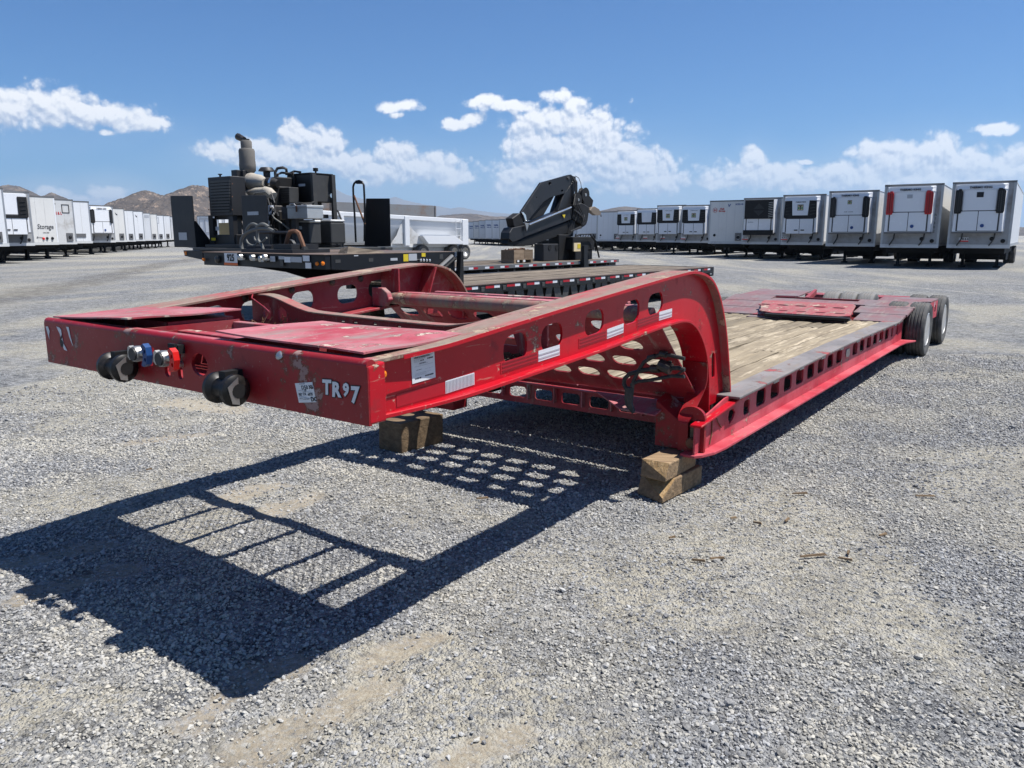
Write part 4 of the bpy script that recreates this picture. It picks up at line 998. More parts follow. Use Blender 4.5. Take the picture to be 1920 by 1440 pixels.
# ------------------------------------------------------------------ rows of box trailers
ME_T2 = tyre_mesh(.50, .27, .30); ME_T2.shade_smooth(); ME_R2 = rim_mesh(.30, .11); ME_R2.shade_smooth()
VW = 2.60
def m_share(name, fn):
    m = MB(); fn(m); return m.mesh(name)
VAN = dict(
    body=m_share('body', lambda m: m.box(.03, VW - .03, .03, 13.6, 1.12, 4.05)),
    roof=m_share('roof', lambda m: m.box(.01, VW - .01, .02, 13.62, 4.051, 4.075)),
    post_l=m_share('corner_post', lambda m: m.hexa([(0, .0, 1.05), (.10, -.01, 1.05), (.10, .06, 1.05), (0, .16, 1.05), (0, .0, 4.06), (.10, -.01, 4.06), (.10, .06, 4.06), (0, .16, 4.06)])),
    post_r=m_share('corner_post', lambda m: m.hexa([(VW - .10, -.01, 1.05), (VW, .0, 1.05), (VW, .16, 1.05), (VW - .10, .06, 1.05), (VW - .10, -.01, 4.06), (VW, .0, 4.06), (VW, .16, 4.06), (VW - .10, .06, 4.06)])),
    header=m_share('header_rail', lambda m: m.box(-.005, VW + .005, -.015, .10, 4.02, 4.11)),
    sill=m_share('sill_rail', lambda m: m.box(.0, VW, -.02, .12, 1.00, 1.17)),
    side=m_share('side_rail', lambda m: m.box(VW - .028, VW + .006, .17, 13.6, 1.08, 1.22)),
    sidel=m_share('side_rail', lambda m: m.box(-.006, .028, .17, 13.6, 1.08, 1.22)),
    frame=m_share('underframe', lambda m: m.box(.22, 2.38, .9, 13.4, .72, 1.08)),  # made deeper to darken the space beneath
    shade_box=m_share('under_shade_box', lambda m: m.box(.25, 2.35, 4.2, 5.6, .38, .719)),  # added box, keeps light out from under the trailer
    shade_block=m_share('under_shade_block', lambda m: m.box(.30, 2.30, 6.4, 8.6, .30, .719)),  # added block, hides the lit ground underneath
    gapp=m_share('panel_gap', lambda m: m.box(.34, 2.08, -.4245, -.4205, 1.80, 2.78)),
    plate=m_share('coupler_plate', lambda m: m.box(.2, 2.4, .121, 1.6, .98, 1.10)),
    leg=m_share('landing_leg', lambda m: m.box(-.07, .07, -.07, .07, .10, .95)),
    foot=m_share('leg_foot', lambda m: m.box(-.16, .16, -.14, .14, .0, .095)),
    brace=m_share('leg_brace', lambda m: m.hexa([(-.70, -.02, .30), (-.62, -.02, .30), (-.62, .02, .30), (-.70, .02, .30), (.62, -.02, .88), (.70, -.02, .88), (.70, .02, .88), (.62, .02, .88)])),
    axle=m_share('axle', lambda m: m.tube([(.3, 0, .5), (2.3, 0, .5)], .07, 8)),
    bogie=m_share('bogie_frame', lambda m: m.box(.55, 2.05, 10.4, 12.9, .40, .719)),  # solid block added to darken the view between the wheels
    shell=m_share('unit_shell', lambda m: m.hexa([(.20, -.40, 1.78), (2.22, -.40, 1.78), (2.30, -.0, 1.78), (.12, -.0, 1.78), (.26, -.42, 3.93), (2.16, -.42, 3.93), (2.30, -.0, 3.98), (.12, -.0, 3.98)])),
    crown=m_share('unit_crown', lambda m: m.hexa([(.24, -.455, 3.72), (2.18, -.455, 3.72), (2.32, .0, 3.72), (.10, .0, 3.72), (.34, -.40, 3.97), (2.08, -.40, 3.97), (2.28, .0, 4.0), (.14, .0, 4.0)])),
    door=m_share('unit_door', lambda m: m.box(-.395, .395, -.024, .0, 1.82, 2.72)),
    upper=m_share('unit_panel', lambda m: m.box(-.66, .66, -.022, .0, 2.76, 3.70)),
    shield=m_share('unit_shield', lambda m: m.plate([(-.46, 2.82), (.46, 2.82), (.52, 3.72), (-.52, 3.72)], [], lambda a, b, t: (a, t, b), -.034, -.026)),
    band=m_share('black_band', lambda m: m.plate([(-.99, 2.74), (-.93, 2.64), (.93, 2.64), (.99, 2.74), (.95, 3.70), (.52, 3.72), (.46, 2.82), (-.46, 2.82), (-.52, 3.72), (-.95, 3.70)], [], lambda a, b, t: (a, t, b), -.02, .0)),
    slat=m_share('vent_slat', lambda m: m.hexa([(-.16, -.03, 0), (.19, -.03, .05), (.19, .0, .05), (-.16, .0, 0), (-.16, -.03, .025), (.19, -.03, .075), (.19, .0, .075), (-.16, .0, .025)])),
    vent=m_share('side_vent', lambda m: m.plate([(-.15, .0), (.13, .0), (.17, .1), (.17, 1.0), (.08, 1.14), (-.13, 1.14), (-.17, 1.04), (-.17, .08)], [], lambda a, b, t: (a, t, b), -.03, .0)),
    ventmesh=m_share('vent_mesh', lambda m: [m.add([(-.11 + .055 * (i % 2) * .5 + .055 * i, -.034, .07 + .095 * j + .045 * (i % 2)), (-.075 + .055 * (i % 2) * .5 + .055 * i, -.034, .07 + .095 * j + .045 * (i % 2)), (-.075 + .055 * (i % 2) * .5 + .055 * i, -.034, .125 + .095 * j + .045 * (i % 2)), (-.11 + .055 * (i % 2) * .5 + .055 * i, -.034, .125 + .095 * j + .045 * (i % 2))], [(0, 1, 2, 3)]) for i in range(4) for j in range(10)]),
    tray=m_share('unit_tray', lambda m: m.box(.18, 2.24, -.42, .0, 1.70, 1.775)),
    grime=m_share('nose_panel', lambda m: m.box(.12, VW - .12, -.012, .03, 1.18, 1.69)),
    seam=m_share('panel_seam', lambda m: m.box(-.012, .012, -.008, .03, 1.18, 4.01)),
    front=m_share('front_panel', lambda m: m.box(.102, VW - .102, -.004, .028, 1.175, 4.015)),
    box=m_share('connector_box', lambda m: m.plate([(-.22, 1.22), (.22, 1.22), (.22, 1.78), (-.22, 1.78)], [ell(0, 1.47, .13, .17, 10)], lambda a, b, t: (a, t, b), -.06, -.0)),
    boxin=m_share('connector', lambda m: m.lathe([(.125, 0), (.10, .04), (.05, .05)], (0, -.01, 1.47), (0, -1, 0), 10)),
    round=m_share('connector', lambda m: m.lathe([(.10, 0), (.095, .03), (.05, .04)], (0, -.005, 1.62), (0, -1, 0), 12)),
    hose=m_share('air_line', lambda m: m.tube([(0, -.03, 1.70), (-.02, -.07, 1.45), (-.12, -.08, 1.25), (-.2, -.06, 1.12)], .03, 6)),
    handle=m_share('door_handle', lambda m: m.box(-.11, .11, -.03, -.024, 1.88, 1.945)),
    oval=m_share('fuel_port', lambda m: m.lathe([(.085, 0), (.08, .02)], (0, -.022, 2.05), (0, -1, 0), 12)),
    tagp=m_share('lot_sign', lambda m: m.box(-.20, .20, -.03, -.024, 1.30, 1.50)),
    tagr=m_share('sign_band', lambda m: m.box(-.20, .20, -.034, -.031, 1.30, 1.36)),
)
_vn = [0]
WALLS = ['white', 'white_grey', 'white_warm', 'white']
def van(loc, rz, label, unit=None, group=None, posts='alu_post', wall='white', L_scale=1.0, near=False, signs=(), wheels=True, box=None, lid=True):
    _vn[0] += 1
    if wall == 'white': wall = WALLS[_vn[0] % 4]
    o = thing('box_trailer', label, 'trailer', (loc[0], loc[1], 0), rz + R((_vn[0] * 37 % 5 - 2) * .35), group)
    o.scale = (1, 1, 1 - .006 * (_vn[0] * 53 % 4))
    P = lambda key, mat, par=None, loc_=(0, 0, 0), name=None: (lambda ob: (setattr(ob, 'location', loc_), ob)[1])(link(name or VAN[key].name.split('.')[0], VAN[key], mat, par or o))
    body = P('body', wall); P('roof', 'white', body)
    P('post_l', posts, body); P('post_r', posts, body); P('header', 'grey_rail', body); P('sill', 'white_dirty', body)
    P('side', 'alu_post', body); P('sidel', 'alu_post', body)
    P('frame', 'under'); P('plate', 'under'); P('shade_box', 'under'); P('shade_block', 'under')
    for x_ in (.55, 2.05):
        lg = P('leg', 'under', None, (x_, 2.6, 0)); P('foot', 'under', lg)
    P('brace', 'under', None, (1.3, 2.6, 0))
    if wheels:
        P('bogie', 'under')
        for y_ in (11.0, 12.3):
            P('axle', 'under', None, (0, y_, 0))
            for x_ in (.18, .46, 2.14, 2.42):
                ty = link('tyre', ME_T2, 'rubber', o); ty.location = (x_, y_, .5); ty.rotation_euler = (0, 0, math.pi / 2 if x_ > 1 else -math.pi / 2)
                link('rim', ME_R2, 'alu', ty)
    T = lambda s, x, z, h, mat='ink', wd=None, y=-.012, par=None, bold=0.0, al='LEFT', up=(0, 0, 1), xd=(1, 0, 0): text('lettering', s, h, (x, y, z), xd, up, mat, par or o, .002, width=wd, bold=bold, align=al)
    if unit is None:
        fp = P('front', wall, body)
        for x_ in (.72, 1.30, 1.88): P('seam', 'white_dirty', fp, (x_, 0, 0))
        if box is not None:
            bx_ = P('box', 'grey_rail', o, (box, 0, 0)); P('boxin', 'black_matt', bx_)
            P('round', 'black_matt', o, (.45, 0, 0))
        return o, T
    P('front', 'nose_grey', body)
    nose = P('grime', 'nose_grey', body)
    P('hose', 'hose', o, (.62, 0, 0)); P('hose', 'hose', o, (1.95, 0, 0)); P('round', 'black_matt', o, (1.85, 0, -.18)); P('round', 'black_matt', o, (2.3, 0, -.28))
    un = P('shell', 'white_gloss', o); cx = 1.21; y_f = -.425
    P('tray', 'grey_rail', un); P('gapp', 'gap', un)
    if unit == 'A' or unit == 'Ared':
        P('crown', 'white_gloss', un)
        P('upper', 'white_gloss', un, (cx, y_f, 0))
        vm = 'red_vent' if unit == 'Ared' else 'black_matt'
        for x_, s_ in ((.36, 1), (2.06, -1)):
            ve = P('vent', vm, un, (x_, y_f - .012, 2.62))
            if s_ < 0: ve.rotation_euler = (0, 0, R(24))
            else: ve.rotation_euler = (0, 0, R(-24))
            vmesh = P('ventmesh', 'black_matt' if unit == 'Ared' else 'mid_grey', ve)
        for x_ in (cx - .41, cx + .41): P('door', 'white_gloss', un, (x_, y_f + .018, 0))
        P('oval', 'blue_ink', un, (cx + .2, y_f, .0))
        T('THERMO KING', cx - .46, 3.77, .13, 'ink', .92, -.475, un, .006)
    elif unit == 'B':
        P('crown', 'white_gloss', un)
        P('band', 'black_matt', un, (cx, y_f, 0)); P('shield', 'white_gloss', un, (cx, y_f, 0))
        for k in range(4):
            P('slat', 'mid_grey', un, (cx + .74, y_f - .004, 2.86 + .19 * k))
            P('slat', 'dark_grey', un, (cx - .74, y_f - .004, 2.86 + .19 * k))
        for x_ in (cx - .41, cx + .41): P('door', 'white_gloss', un, (x_, y_f + .018, -.12))
        P('handle', 'black_matt', un, (cx - .2, y_f, .0)); P('handle', 'black_matt', un, (cx + .2, y_f, .0))
    elif unit == 'C':
        bl = part('black_grille', 'black_matt', un, lambda m: m.box(.26, 2.16, -.50, -.30, 2.70, 3.95))
        part('grille_diamond', 'dark_grey', bl, lambda m: (m.plate([(.85, 3.36), (1.21, 3.72), (1.57, 3.36)], [], lambda a, b, t: (a, t, b), -.512, -.501), m.plate([(.85, 3.25), (1.21, 2.89), (1.57, 3.25)], [], lambda a, b, t: (a, t, b), -.512, -.501)))
        for k in range(9): P('slat', 'steel', bl, (2.02, -.50, 2.80 + .115 * k))
        for x_ in (cx - .41, cx + .41): P('door', 'white_gloss', un, (x_, y_f + .018, 0))
        part('lower_skirt', 'black_matt', un, lambda m: m.box(.20, 2.22, -.46, -.10, 1.62, 1.95))
    elif unit == 'L':                                     # half-hidden unit in the far row
        part('black_grille', 'black_matt', un, lambda m: (m.box(1.62, 2.17, -.47, -.425, 2.62, 3.78)), bevel=.05)
        part('black_sill', 'black_matt', un, lambda m: m.box(.24, 2.10, -.46, -.40, 2.58, 2.72))
        for k in range(4): P('slat', 'dark_grey', un, (1.86, -.475, 2.80 + .22 * k))
        for x_ in (cx - .41, cx + .41): P('door', 'white_gloss', un, (x_, y_f + .018, -.16)); 
        P('handle', 'black_matt', un, (cx - .25, y_f, .0)); P('handle', 'black_matt', un, (cx + .15, y_f, .0))
        part('dark_nose', 'grey_rail', o, lambda m: m.box(.3, 2.2, -.03, -.013, 1.2, 1.68))
    return o, T
def tk_logo(T, par, x, z, s=.30, y=-.465):
    o = part('badge', 'ink', par, lambda m: m.box(x - s / 2, x + s / 2, y, y + .004, z - s / 2, z + s / 2))
    part('badge_field', 'cream', o, lambda m: m.box(x - s * .43, x + s * .43, y - .003, y - .0005, z - s * .43, z + s * .43))
    part('badge_bar', 'ink', o, lambda m: (m.box(x - s * .34, x + s * .34, y - .006, y - .0035, z + s * .20, z + s * .36), m.box(x - s * .09, x + s * .09, y - .006, y - .0035, z - s * .36, z + s * .199)))
    part('badge_wing', 'green', o, lambda m: (m.box(x - s * .38, x - s * .16, y - .006, y - .0035, z - s * .30, z + s * .10), m.box(x + s * .16, x + s * .38, y - .006, y - .0035, z - s * .30, z + s * .10)))
def lot_sign(o, x, s):
    sg = link('lot_sign', VAN['tagp'], 'paper', o); sg.location = (x, 0, 0)
    link('sign_band', VAN['tagr'], 'red_plastic', sg)
    if s: text('lettering', s, .13, (-.17, -.032, 1.385), (1, 0, 0), (0, 0, 1), 'ink', sg, .002, width=.34, bold=.004)
unit_of = lambda o: [c for c in o.children if c.name.startswith('unit_shell')][0]
RROW = R(-34)
RG = 'box trailers parked in the shaded row'
v, T = van((21.09, 38.35), RROW, 'refrigerated trailer with black mesh vents and lot sign 1044', 'A', RG)
lot_sign(v, .70, '1044'); part('badge', 'ink', unit_of(v), lambda m: m.box(1.07, 1.35, -.462, -.45, 3.36, 3.60))
v, T = van((18.57, 39.88), RROW, 'refrigerated trailer with red mesh side vents', 'Ared', RG)
part('badge', 'tape_grey', unit_of(v), lambda m: m.box(1.09, 1.33, -.462, -.45, 3.40, 3.58))
for k, s in enumerate('AT302'): T(s, 2.30, 2.55 - .20 * k, .17, 'dark_grey', None, -.03)
v, T = van((17.9, 45.12), RROW, 'refrigerated trailer with black vents and a small grey badge, grimy grey side panels', 'A', RG, wall='white_dirty')
tk_logo(T, unit_of(v), 1.21, 3.45, .22, -.46); T('SB-200', .95, 2.90, .07, 'ink', .45, -.45, unit_of(v))
v, T = van((17.24, 50.79), RROW, 'refrigerated trailer with wide black vent band and lot sign 974 beside the black grille unit', 'B', RG)
tk_logo(T, unit_of(v), 1.21, 3.30, .36); T('THERMO KING', .90, 3.60, .085, 'ink', .62, -.465, unit_of(v), .004); lot_sign(v, .22, '974')
v, T = van((15.83, 54.51), RROW, 'refrigerated trailer whose unit has a big black square grille on top', 'C', RG)
T('SUPRA', .50, 2.45, .085, 'ink', .36, -.435, unit_of(v)); lot_sign(v, .22, '5077')
v, T = van((14.37, 57.95), RROW, 'plain dry van with red hexagon logo and blue number on its front', None, RG, box=2.2)
hx_ = part('hexagon_logo', 'red_ink', v, lambda m: m.plate([(.42 + .19 * math.cos(R(a)), 3.42 + .19 * math.sin(R(a))) for a in range(30, 390, 60)], [[(.42 + .165 * math.cos(R(a)), 3.42 + .165 * math.sin(R(a))) for a in range(30, 390, 60)]], lambda a, b, t: (a, t, b), -.014, -.008))
T('H', .33, 3.34, .22, 'red_ink', .18, bold=.01); T('Hub', .78, 3.45, .17, 'red_ink', .32, bold=.008); T('Group', .68, 3.30, .17, 'red_ink', .50, bold=.008)
T('V', 1.34, 3.64, .28, 'blue_ink', .22, bold=.012, up=(.2, 0, 1)); T('K53101', 1.90, 3.76, .15, 'blue_ink', .62, bold=.006)
v, T = van((14.04, 65.86), RROW, 'refrigerated trailer with black vent band next to the hexagon logo van', 'B', RG)
tk_logo(T, unit_of(v), 1.21, 3.25, .36); T('THERMO KING', .90, 3.60, .085, 'ink', .62, -.465, unit_of(v)); lot_sign(v, .22, '')
v, T = van((12.42, 68.19), RROW, 'refrigerated trailer with black vent band and badge, second from the hexagon logo van', 'B', RG)
tk_logo(T, unit_of(v), 1.21, 3.2, .36); T('THERMO KING', .90, 3.60, .085, 'ink', .62, -.465, unit_of(v)); lot_sign(v, .62, '')
v, T = van((11.88, 75.7), RROW, 'refrigerated trailer with black vent band and blank white shield', 'B', RG); lot_sign(v, .95, '')
v, T = van((10.68, 80.79), RROW, 'refrigerated trailer with black vent band beside the plain vans near the crane', 'B', RG)
tk_logo(T, unit_of(v), 1.21, 3.25, .36); T('TK WEST', .92, 3.6, .085, 'ink', .58, -.465, unit_of(v)); lot_sign(v, .12, '')
for k, (x_, y_) in enumerate([(9.0, 84.0), (7.2, 88.6), (5.7, 93.8), (4.2, 99.0), (2.7, 104.5), (1.0, 111.0)]):
    v, T = van((x_, y_), RROW, 'plain white dry van standing behind the folded crane', None, 'dry vans behind the crane', box=2.25)
    if k == 0: T('4406', .25, 1.32, .10, 'ink', .25)
for k, (px_, D_) in enumerate([(951, 117.7), (936, 122), (922, 126.5), (909, 131), (897.5, 136), (887, 141), (877, 146)]):
    v, T = van(((px_ - 960) / 1486 * D_, D_), R(-12), 'white van with small blue print on its front between dump trailer and crane' if k > 1 else 'plain white van beside the vans with blue print', None, 'far vans with blue print' if k > 1 else 'far plain vans', wheels=False)
    if k > 1:
        T('NAL', .35, 3.12, .34, 'blue_ink', .75, bold=.02); T('TRK-47', .30, 2.82, .2, 'blue_ink', .85, bold=.01)

LROW = R(62.4); LX = Vector((math.cos(LROW), math.sin(LROW), 0)) * VW
LG = 'box trailers parked in the sunlit row'
def lvan(x, y, label, **kw):
    return van((x - LX.x, y - LX.y), LROW, label, group=LG, **kw)
v, T = lvan(-27.26, 42.87, 'plain white van beside the reefer with one black louvre', box=2.05)
v, T = lvan(-28.08, 46.47, 'white refrigerated trailer with one tall black louvre on its unit', unit='L')
v, T = lvan(-29.65, 51.74, 'white van with Storage handwritten on its front', posts='white')
T('Storage', 1.28, 2.02, .44, 'ink', 1.05, bold=.004, up=(.10, 0, 1)); T('ON-RD', 1.62, 1.74, .12, 'ink', .4); T('Briny', 1.15, 1.42, .18, 'ink', .4, up=(.3, 0, 1))
part('gladhand_red', 'red_plastic', v, lambda m: m.lathe([(.09, 0), (.06, .05)], (1.62, -.01, 1.40), (0, -1, 0), 10))
part('plug_socket', 'black_matt', v, lambda m: m.lathe([(.09, 0), (.07, .05)], (1.85, -.01, 1.42), (0, -1, 0), 10))
part('plug_socket', 'black_matt', v, lambda m: m.lathe([(.10, 0), (.07, .06)], (2.2, -.01, 1.42), (0, -1, 0), 10))
v, T = lvan(-30.48, 55.45, 'old white trailer with a red scrawl and a framed notice on its front', box=2.1, wall='white_dirty')
T('Rd & L', 1.10, 3.05, .26, 'red_ink', .6, bold=.01)
part('notice_frame', 'dark_grey', v, lambda m: m.plate([(1.72, 3.15), (2.26, 3.15), (2.26, 3.75), (1.72, 3.75)], [[(1.77, 3.2), (2.21, 3.2), (2.21, 3.7), (1.77, 3.7)]], lambda a, b, t: (a, t, b), -.02, -.005))
part('marker_lamps', 'black_matt', v, lambda m: m.box(.85, 1.30, -.03, -.005, 3.72, 3.82))
v, T = lvan(-31.93, 60.2, 'clean white van with a grey connector strip on its front')
part('connector_strip', 'grey_rail', v, lambda m: m.box(.9, 2.1, -.04, -.005, 1.45, 1.72))
v, T = lvan(-34.15, 68.19, 'refrigerated trailer with grey hooded unit in the sunlit row', unit='A')
for k, (x_, y_, lb, bx_) in enumerate([(-36.08, 74.09, 'white van with a small bird mark, next to the hooded reefer', 2.1), (-37.39, 78.64, 'unmarked white van with connector box, second past the hooded reefer', 2.1),
        (-38.81, 83.78, 'white van with a small bird mark, third past the hooded reefer', 2.1), (-40.76, 89.65, 'white van with a small grey grid high on its front', None),
        (-41.44, 92.9, 'narrow-looking white van past the grey grid van', 2.0), (-42.78, 97.63, 'white van with a framed rectangle high on its front', 2.0),
        (-44.19, 102.86, 'white van with bare front past the framed rectangle van', 2.0), (-45.6, 107.9, 'white van with stickers near the end of the sunlit row', None), (-47.0, 113.0, 'last white van seen at the end of the sunlit row', None)]):
    v, T = lvan(x_, y_, lb, box=bx_, wheels=k < 3)
    if k in (0, 2): part('bird_mark', 'ink', v, lambda m: m.plate([(1.62, 3.72), (1.70, 3.62), (1.82, 3.56), (1.86, 3.44), (1.74, 3.46), (1.66, 3.56)], [], lambda a, b, t: (a, t, b), -.014, -.006))
    if k == 3: part('grid_mark', 'tape_grey', v, lambda m: m.box(1.8, 2.4, -.014, -.006, 3.55, 3.85))
    if k == 5: part('rectangle_mark', 'tape_grey', v, lambda m: m.plate([(1.0, 3.05), (1.9, 3.05), (1.9, 3.8), (1.0, 3.8)], [[(1.08, 3.12), (1.82, 3.12), (1.82, 3.73), (1.08, 3.73)]], lambda a, b, t: (a, t, b), -.014, -.006))
    if k == 7: T('4 x 5', .9, 2.4, .3, 'print', .8); part('stickers', 'print', v, lambda m: m.box(1.3, 1.8, -.014, -.006, 3.4, 3.75))
for k, px_ in enumerate((371, 384, 397)):
    D_ = 101 + 4 * k
    v, T = van(((px_ - 960) / 1486 * D_, D_), R(14), 'white truck body with grey vertical bars seen past the upright black plate', None, 'far truck bodies with barred fronts', wheels=False)
    part('front_bars', 'tape_grey', v, lambda m: m.plate([(.25, 1.9), (2.3, 1.9), (2.3, 3.9), (.25, 3.9)], [[(.35 + .65 * i, 2.0), (.85 + .65 * i, 2.0), (.85 + .65 * i, 3.6), (.35 + .65 * i, 3.6)] for i in range(3)], lambda a, b, t: (a, t, b), -.03, -.006))

# ------------------------------------------------------------------ black lowboy with lot sign 925
def on(fr, z0, pts, k, val):
    return [fr.at(x0, y0, k, val) for x0, y0 in pts]
def zx(x0, y0, s):
    return lambda x, y: (x0 + x / s, y0 + y / s)
T1 = Frame(-.95, 13.2, R(37.8)); W1 = 2.80; ZL, ZN = .747, 1.335
t1 = thing('step_deck_trailer', 'black trailer with lot sign 925 and wooden low deck edged in red and white tape', 'trailer', T1.O, T1.rz)
for k in range(9):
    a, b = .14 + k * .28, .14 + (k + 1) * .28
    part('plank', 'plank_grey', t1, lambda m: m.box(.06, 10.4, a + .004, b - .004, ZL - .05, ZL - .004 * (k % 3)))
sr_ = part('side_rail', 'black', t1, lambda m: m.box(.0, 10.46, .0, .13, ZL - .150, ZL - .008), bevel=.004)
part('rub_lip', 'brown_deck', sr_, lambda m: m.box(.0, 10.46, -.012, .132, ZL - .0075, ZL + .006))
part('side_rail', 'black', t1, lambda m: m.box(.0, 10.46, W1 - .13, W1, ZL - .150, ZL - .003))
per = .61
for k in range(17):
    u0 = .12 + k * per
    part('red_tape', 'tape_red', sr_, lambda m: m.box(u0 + .06, u0 + .30, -.0015, -.0004, ZL - .075, ZL - .025))
    part('white_tape', 'tape_white', sr_, lambda m: m.box(u0 + .302, u0 + .46, -.0015, -.0004, ZL - .075, ZL - .025))
    part('stake_pocket', 'mid_grey', sr_, lambda m: m.box(u0 - .07, u0 + .02, -.012, -.0005, ZL - .125, ZL - .045), bevel=.004)
holes = []
for k in range(17):
    u0 = .12 + k * per
    holes.append([(u0 + .02, .585), (u0 + .17, .585), (u0 + .115, .40), (u0 + .075, .40)])
    holes.append([(u0 + .315, .39), (u0 + .35, .365), (u0 + .43, .365), (u0 + .465, .39), (u0 + .405, .585), (u0 + .375, .585)])
wb1 = part('outrigger_web', 'mid_grey', t1, lambda m: m.plate([(.02, .22), (10.4, .22), (10.4, .596), (.02, .596)], holes, lambda a, b, t: (a, t, b), .05, .06))
part('inner_beam', 'under', t1, lambda m: m.box(.1, 10.3, .35, 2.4, .30, .69))
tkp = [T1.at(880 + x / 8, 500 + y / 8, 'v', .045) for x, y in [(820, 560), (1640, 420), (1135, 560), (1420, 500)]]
zc = (tkp[2].z + tkp[3].z) / 2
sg = part('name_plate', 'ink', t1, lambda m: m.box(tkp[2].x - .02, tkp[3].x + .04, .040, .046, zc - .07, zc + .07))
text('lettering', 'TRAIL KING', .13, (tkp[2].x, .0395, zc - .045), (1, 0, 0), (0, 0, 1), 'tape_white', sg, .001, width=tkp[3].x - tkp[2].x, bold=.008)
for u0, u1 in ((tkp[0].x, tkp[2].x - .03), (tkp[3].x + .05, tkp[1].x)):
    for dz_ in (-.055, -.018, .02):
        part('white_stripe', 'tape_white', wb1, lambda m: m.box(u0, u1, .044, .0485, zc + dz_, zc + dz_ + .022))
part('tail_box', 'black', t1, lambda m: m.box(10.465, 10.6, .0, W1, .50, ZL), bevel=.01)
part('tail_lamp', 'steel', t1, lambda m: m.box(10.3, 10.42, -.02, -.001, ZL - .2, ZL - .16))
for u_ in (8.3, 9.5):
    part('axle', 'under', t1, lambda m: m.tube([(u_, .3, .38), (u_, 2.5, .38)], .06, 8))
    for y_ in (.36, .62, 2.2, 2.46):
        ty = link('tyre', ME_T, 'rubber', t1); ty.location = (u_, y_, .36); link('rim', ME_R, 'alu', ty)
# neck
nk = part('neck_side', 'black', t1, lambda m: m.plate([(-2.62, 1.125), (-2.62, ZN - .012), (-.012, ZN - .012), (-.012, ZL + .012), (-.55, ZL + .012), (-1.2, .95), (-2.0, 1.08)], [], lambda a, b, t: (a, t, b), .0, .05), bevel=.004)
part('neck_side', 'black', t1, lambda m: m.plate([(-2.62, 1.125), (-2.62, ZN - .012), (-.012, ZN - .012), (-.012, ZL + .012), (-.55, ZL + .012), (-1.2, .95), (-2.0, 1.08)], [], lambda a, b, t: (a, t, b), 2.96, 3.01))
pl_ = [(-2.74, .0), (-2.82, .30), (-2.82, 2.98), (-2.70, 3.03), (.0, 3.03), (.0, .0)]
part('neck_deck', 'brown_deck', t1, lambda m: m.plate(pl_, [rrect(-1.2, 1.2, 1.0, .55, .2)], lambda a, b, t: (a, b, t), ZN - .011, ZN), bevel=.003)
part('neck_well', 'under', t1, lambda m: m.box(-1.72, -.68, .9, 1.5, 1.05, 1.10))
fb = part('neck_front', 'black', t1, lambda m: m.plate([(-2.72, .012), (-2.80, .31), (-2.80, 2.97), (-2.69, 3.01), (-2.55, 3.01), (-2.55, .012)], [], lambda a, b, t: (a, b, t), 1.125, ZN - .012), bevel=.004)
part('step_face', 'black', t1, lambda m: m.box(-.011, .012, .05, 2.955, ZL + .01, ZN - .012))
part('step_post', 'black_matt', t1, lambda m: m.hexa([(-.02, -.10, ZL + .007), (.10, -.10, ZL + .007), (.10, -.002, ZL + .007), (-.02, -.002, ZL + .007), (.04, -.10, ZN), (.10, -.10, ZN), (.10, -.002, ZN), (.04, -.002, ZN)]), bevel=.006)
dg = [T1.at(800 + x / 24, 480 + y / 24, 'v', -.03) for x, y in [(200, 860), (1150, 0), (180, 800), (1080, 0)]]
part('diagonal_brace', 'grey_rail', t1, lambda m: m.tube([dg[0], dg[1]], .035, 6))
part('diagonal_rib', 'black_matt', t1, lambda m: m.tube([dg[0] + Vector((.06, .012, -.04)), dg[1] + Vector((.06, .012, -.04))], .04, 6))
q = [T1.at(800 + x / 24, 480 + y / 24, 'v', -.004) for x, y in [(430, 1260), (960, 1060), (830, 1200), (930, 560), (1080, 780)]]
text('script_logo', 'Ashridge', .115, q[0] + Vector((0, 0, .0)), (1, 0, .22), (.3, 0, 1), 'tape_white', t1, .002, width=(q[1] - q[0]).length, bold=.005)
part('logo_swoosh', 'tape_white', t1, lambda m: m.tube([q[0] + Vector((0, .003, -.045)), (q[0] + q[1]) / 2 + Vector((0, .003, -.012)), q[1] + Vector((0, .003, .0))], [.006, .012, .004], 6))
text('lettering', 'UTAH', .05, q[2], (1, 0, 0), (0, 0, 1), 'tape_white', t1, .002, bold=.003)
part('cream_label', 'cream', t1, lambda m: m.box(q[3].x, q[4].x, -.006, -.001, q[4].z, q[3].z))
def lbl(name, mat, px0, py0, px1, py1, k='v', val=-.004, par=None, th=.003):
    a, b = T1.at(px0, py0, k, val), T1.at(px1, py1, k, val)
    z0, z1 = sorted((a.z, b.z))
    if k == 'v': return part(name, mat, par or t1, lambda m: m.box(a.x, b.x, val, val + th, z0, z1))
    return part(name, mat, par or t1, lambda m: m.box(val, val + th, min(a.y, b.y), max(a.y, b.y), z0, z1))
A = zx(620, 360, 6.857)
for nm, mt, x0, y0, x1, y1 in [('decal', 'yellow', 935, 800, 1000, 890), ('decal', 'tape_grey', 1003, 795, 1110, 880), ('decal', 'yellow', 1170, 785, 1220, 830), ('decal', 'mid_grey', 1400, 800, 1445, 860), ('decal', 'tape_grey', 770, 850, 860, 880), ('decal', 'mid_grey', 60, 870, 128, 910), ('decal', 'mid_grey', 490, 850, 548, 895), ('decal', 'tape_grey', 300, 812, 355, 825)]:
    lbl(nm, mt, *A(x0, y0), *A(x1, y1))
for j in range(2):
    for i in range(4):
        p = T1.at(*A(1140 + 38 * i + 4 * j, 878 + 62 * j), 'v', -.002)
        part('valve_knob', 'rod', t1, lambda m: m.lathe([(.012, 0), (.02, .02), (.022, .04), (.010, .05)], p, (0, -1, 0), 8), smooth=True)
Bz = zx(380, 350, 9.6)
